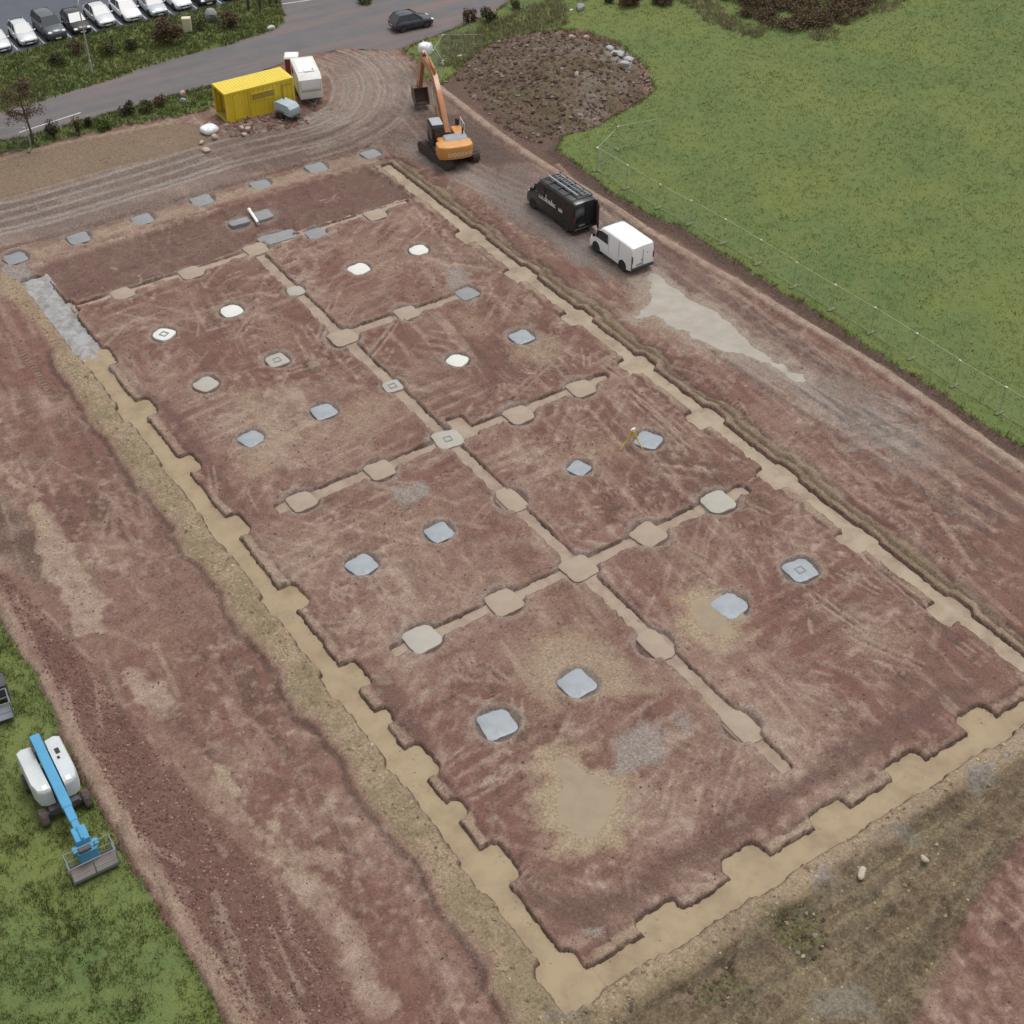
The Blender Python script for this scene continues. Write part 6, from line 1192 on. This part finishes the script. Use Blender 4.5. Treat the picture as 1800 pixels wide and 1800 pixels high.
# ---------------------------------------------------------------- shrubs, sapling, scrub
def leaf_mat(name, c0, c1, c2): leafy(name, c0, c1, c2)
leaf_mat('leaf brown', (0.060, 0.045, 0.028), (0.115, 0.078, 0.045), (0.16, 0.11, 0.06)); leaf_mat('leaf olive', (0.045, 0.062, 0.020), (0.095, 0.105, 0.035), (0.13, 0.12, 0.05)); leaf_mat('leaf green', (0.04, 0.085, 0.018), (0.085, 0.14, 0.03), (0.11, 0.14, 0.04)); leaf_mat('leaf dark', (0.022, 0.032, 0.014), (0.050, 0.055, 0.024), (0.09, 0.075, 0.04)); leaf_mat('leaf rust', (0.12, 0.055, 0.032), (0.20, 0.095, 0.055), (0.13, 0.09, 0.05))
simple('bark', (0.075, 0.058, 0.046), 0.9, dirt=0.3, bmp=.5)
def foliage(name, parent, mat, centres, radii, n, size, rs, kind=None):
    c = np.array(centres, float); r = np.array(radii, float); k = rs.integers(0, len(c), n)
    d = rs.normal(size=(n, 3)); d /= np.linalg.norm(d, axis=1)[:, None]; rad = rs.random(n) ** .45
    p = c[k] + d * rad[:, None] * r[k] * rs.uniform(.75, 1.15, (n, 1)); p[:, 2] = np.maximum(p[:, 2], .03)
    u = rs.normal(size=(n, 3)); u /= np.linalg.norm(u, axis=1)[:, None]; w2 = np.cross(u, rs.normal(size=(n, 3))); w2 /= np.linalg.norm(w2, axis=1)[:, None]
    s = size * rs.uniform(.6, 1.4, (n, 1)); v = np.stack([p - u * s, p + w2 * s * .5, p + u * s, p - w2 * s * .5], 1).reshape(-1, 3)
    t = np.repeat(np.clip(rs.normal(.5, .25, n), 0, 1), 4); t2 = np.repeat(rs.random(n), 4)
    return mesh_np(name, v, np.arange(n * 4).reshape(-1, 4), MATS[mat], False, {'tint': np.c_[t, t2, t2, np.ones_like(t)]}, kind, parent)
def shrub(loc, w_, h_, mat, lab, seed, n=700, size=.09, name='shrub', group=None):
    rs = np.random.default_rng(seed); root = empty(name, (loc[0], loc[1], gz(*loc)), rs.uniform(0, 6), lab, 'shrub', group)
    cs, rd = [], []
    for q in range(9):
        a, rr = rs.uniform(0, 6.28), rs.random() ** .5 * w_ * .34; zz = h_ * rs.uniform(.28, .78); cs.append((rr * math.cos(a), rr * math.sin(a), zz)); q_ = rs.uniform(.18, .30); rd.append((w_ * q_, w_ * q_, h_ * q_ * 1.05))
    foliage('foliage', root, mat, cs, rd, n, size, rs)
    st = MB()
    for c in cs: st.tube([(c[0] * .1, c[1] * .1, -.05), (c[0] * .5, c[1] * .5, c[2] * .45), c], [.03, .02, .008], 5)
    st.build('stems', 'bark', root); return root
shrub((23.6, 30.3), 2.9, 2.5, 'leaf brown', 'large round brown bush on the verge left of the cream cabinet', 1, 2600, .11)
shrub((29.80,31.06), 2.2, 1.5, 'leaf brown', 'low brown bush right of the grey boulder on the verge', 2, 1300, .1)
shrub((20.40,31.13), 1.4, 1.2, 'leaf dark', 'small dark bush left of the large round brown bush', 3, 600)
shrub((13.89,31.50), 1.6, 1.1, 'leaf dark', 'dark bush on the far verge left of the lamp post', 4, 700); shrub((18.30,31.48), 2.2, 1.4, 'leaf olive', 'olive bush on the far verge right of the lamp post', 5, 1000); shrub((16.00,33.03), 1.8, 1.3, 'leaf brown', 'thin brown bush just left of the lamp post', 6, 600); shrub((27.28,32.10), 1.8, .9, 'leaf olive', 'low olive bush below the grey boulder', 7, 700)
shrub((8.60,18.13), 1.3, 1.6, 'leaf dark', 'dark upright shrub on the near verge nearest the sapling', 8, 900, .08); shrub((10.41,17.29), .9, 1.7, 'leaf olive', 'narrow olive shrub on the near verge, second from the sapling', 9, 700, .08); shrub((11.53,18.25), .8, 1.0, 'leaf dark', 'small dark shrub between the narrow one and the green one', 10, 500, .08); shrub((12.63,17.39), 1.5, 1.1, 'leaf green', 'bright green shrub on the near verge', 11, 1000, .09); shrub((15.18,18.43), 1.7, 1.1, 'leaf dark', 'broad dark shrub on the near verge', 12, 900, .09); shrub((16.55,18.41), 1.4, 1.2, 'leaf olive', 'rounded olive shrub right of the broad dark one', 13, 800, .09); shrub((18.02,18.71), 1.2, .9, 'leaf brown', 'brownish shrub next to the pinkish road edge block', 14, 600, .08)
shrub((48.68,19.69), 1.6, 1.5, 'leaf brown', 'tan bush at the road edge behind the spoil heap', 15, 900, .1); shrub((49.83,18.28), 1.9, 1.3, 'leaf dark', 'dark bush right of the tan one at the road edge', 16, 1000, .1); shrub((53.54,19.40), 1.2, 1.0, 'leaf olive', 'small olive bush at the road edge, farthest right', 17, 600, .09); shrub((42.90,29.24), 1.6, .7, 'leaf olive', 'low bush on the corner across the road', 22, 700, .09)
shrub((62.73,13.92), 2.4, 1.5, 'leaf rust', 'rust coloured bush at the top right of the long grey boulder', 18, 1500, .11); shrub((61.76,15.58), 1.2, .9, 'leaf dark', 'dark bush left of the rust coloured one', 19, 600, .1); shrub((65.51,12.72), 2.6, 1.1, 'leaf brown', 'brown bush right of the rust coloured one', 20, 1100, .11)
# bramble thicket that reads as one brown mass
rs = np.random.default_rng(77); cs, rd = [], []
tk = [(71.48,11.13), (70.29,6.85), (70.02,2.99), (71.41,0.33), (75.40,-0.62), (79.95,0.38), (84.30,2.53), (91.31,8.75), (76.64,18.59)]
tx = np.array(tk); 
while len(cs) < 260:
    q = rs.uniform(tx.min(0), tx.max(0))
    if inside(np.array([q[0]]), np.array([q[1]]), tk)[0]: cs.append((q[0], q[1], gz(q[0], q[1]) + rs.uniform(.15, .75))); r_ = rs.uniform(.6, 1.4); rd.append((r_, r_, r_ * .42))
tq = foliage('bramble_thicket', None, 'leaf brown', cs, rd, 90000, .095, rs, 'stuff'); tq['label'] = 'brown bramble thicket in the field at the top of the picture'
# sapling with sparse brown leaves
sx_, sy_ = 6.9, 18.0; sz = gz(sx_, sy_); tre = empty('sapling_tree', (sx_, sy_, sz), 0, 'sapling with sparse brown leaves on the verge at the left edge', 'tree')
tkm = MB().tube([(0, 0, -.1), (.02, .03, 1.2), (-.08, .10, 2.3), (-.15, .12, 3.6), (-.2, .1, 5.2)], [.10, .085, .07, .05, .02], 8)
rs = np.random.default_rng(5); ends = []
for k in range(16):
    z0 = rs.uniform(1.7, 4.4); a = rs.uniform(0, 6.28); L_ = rs.uniform(.8, 1.9) * (1.2 - z0 / 7); e = Vector((math.cos(a) * L_ - .12, math.sin(a) * L_ + .1, z0 + L_ * rs.uniform(.5, 1.0))); mid = Vector((math.cos(a) * L_ * .5 - .1, math.sin(a) * L_ * .5 + .1, z0 + L_ * .3)); tkm.tube([(-.08, .1, z0), mid, e], [.035, .022, .008], 5); ends += [e, (e + mid) / 2, mid]
    for q in range(3): d = Vector(rs.normal(size=3)) * .35; tkm.tube([mid.lerp(e, q / 3), mid.lerp(e, q / 3 + .3) + d], [.012, .005], 4); ends.append(mid.lerp(e, q / 3 + .3) + d)
tkm.build('trunk', 'bark', tre)
foliage('crown', tre, 'leaf brown', [tuple(e) for e in ends] + [(-.2, .1, 4.9)], [(.42, .42, .36)] * (len(ends) + 1), 2600, .075, rs)
stk = MB().tube([(0, 0, -.1), (0, 0, 2.4)], .04, 6).build('support_stake', 'lamp steel', None, 35, (sx_ - .35, sy_ - .45, sz)); tag(stk, 'pale stake standing beside the sapling trunk', 'stake')
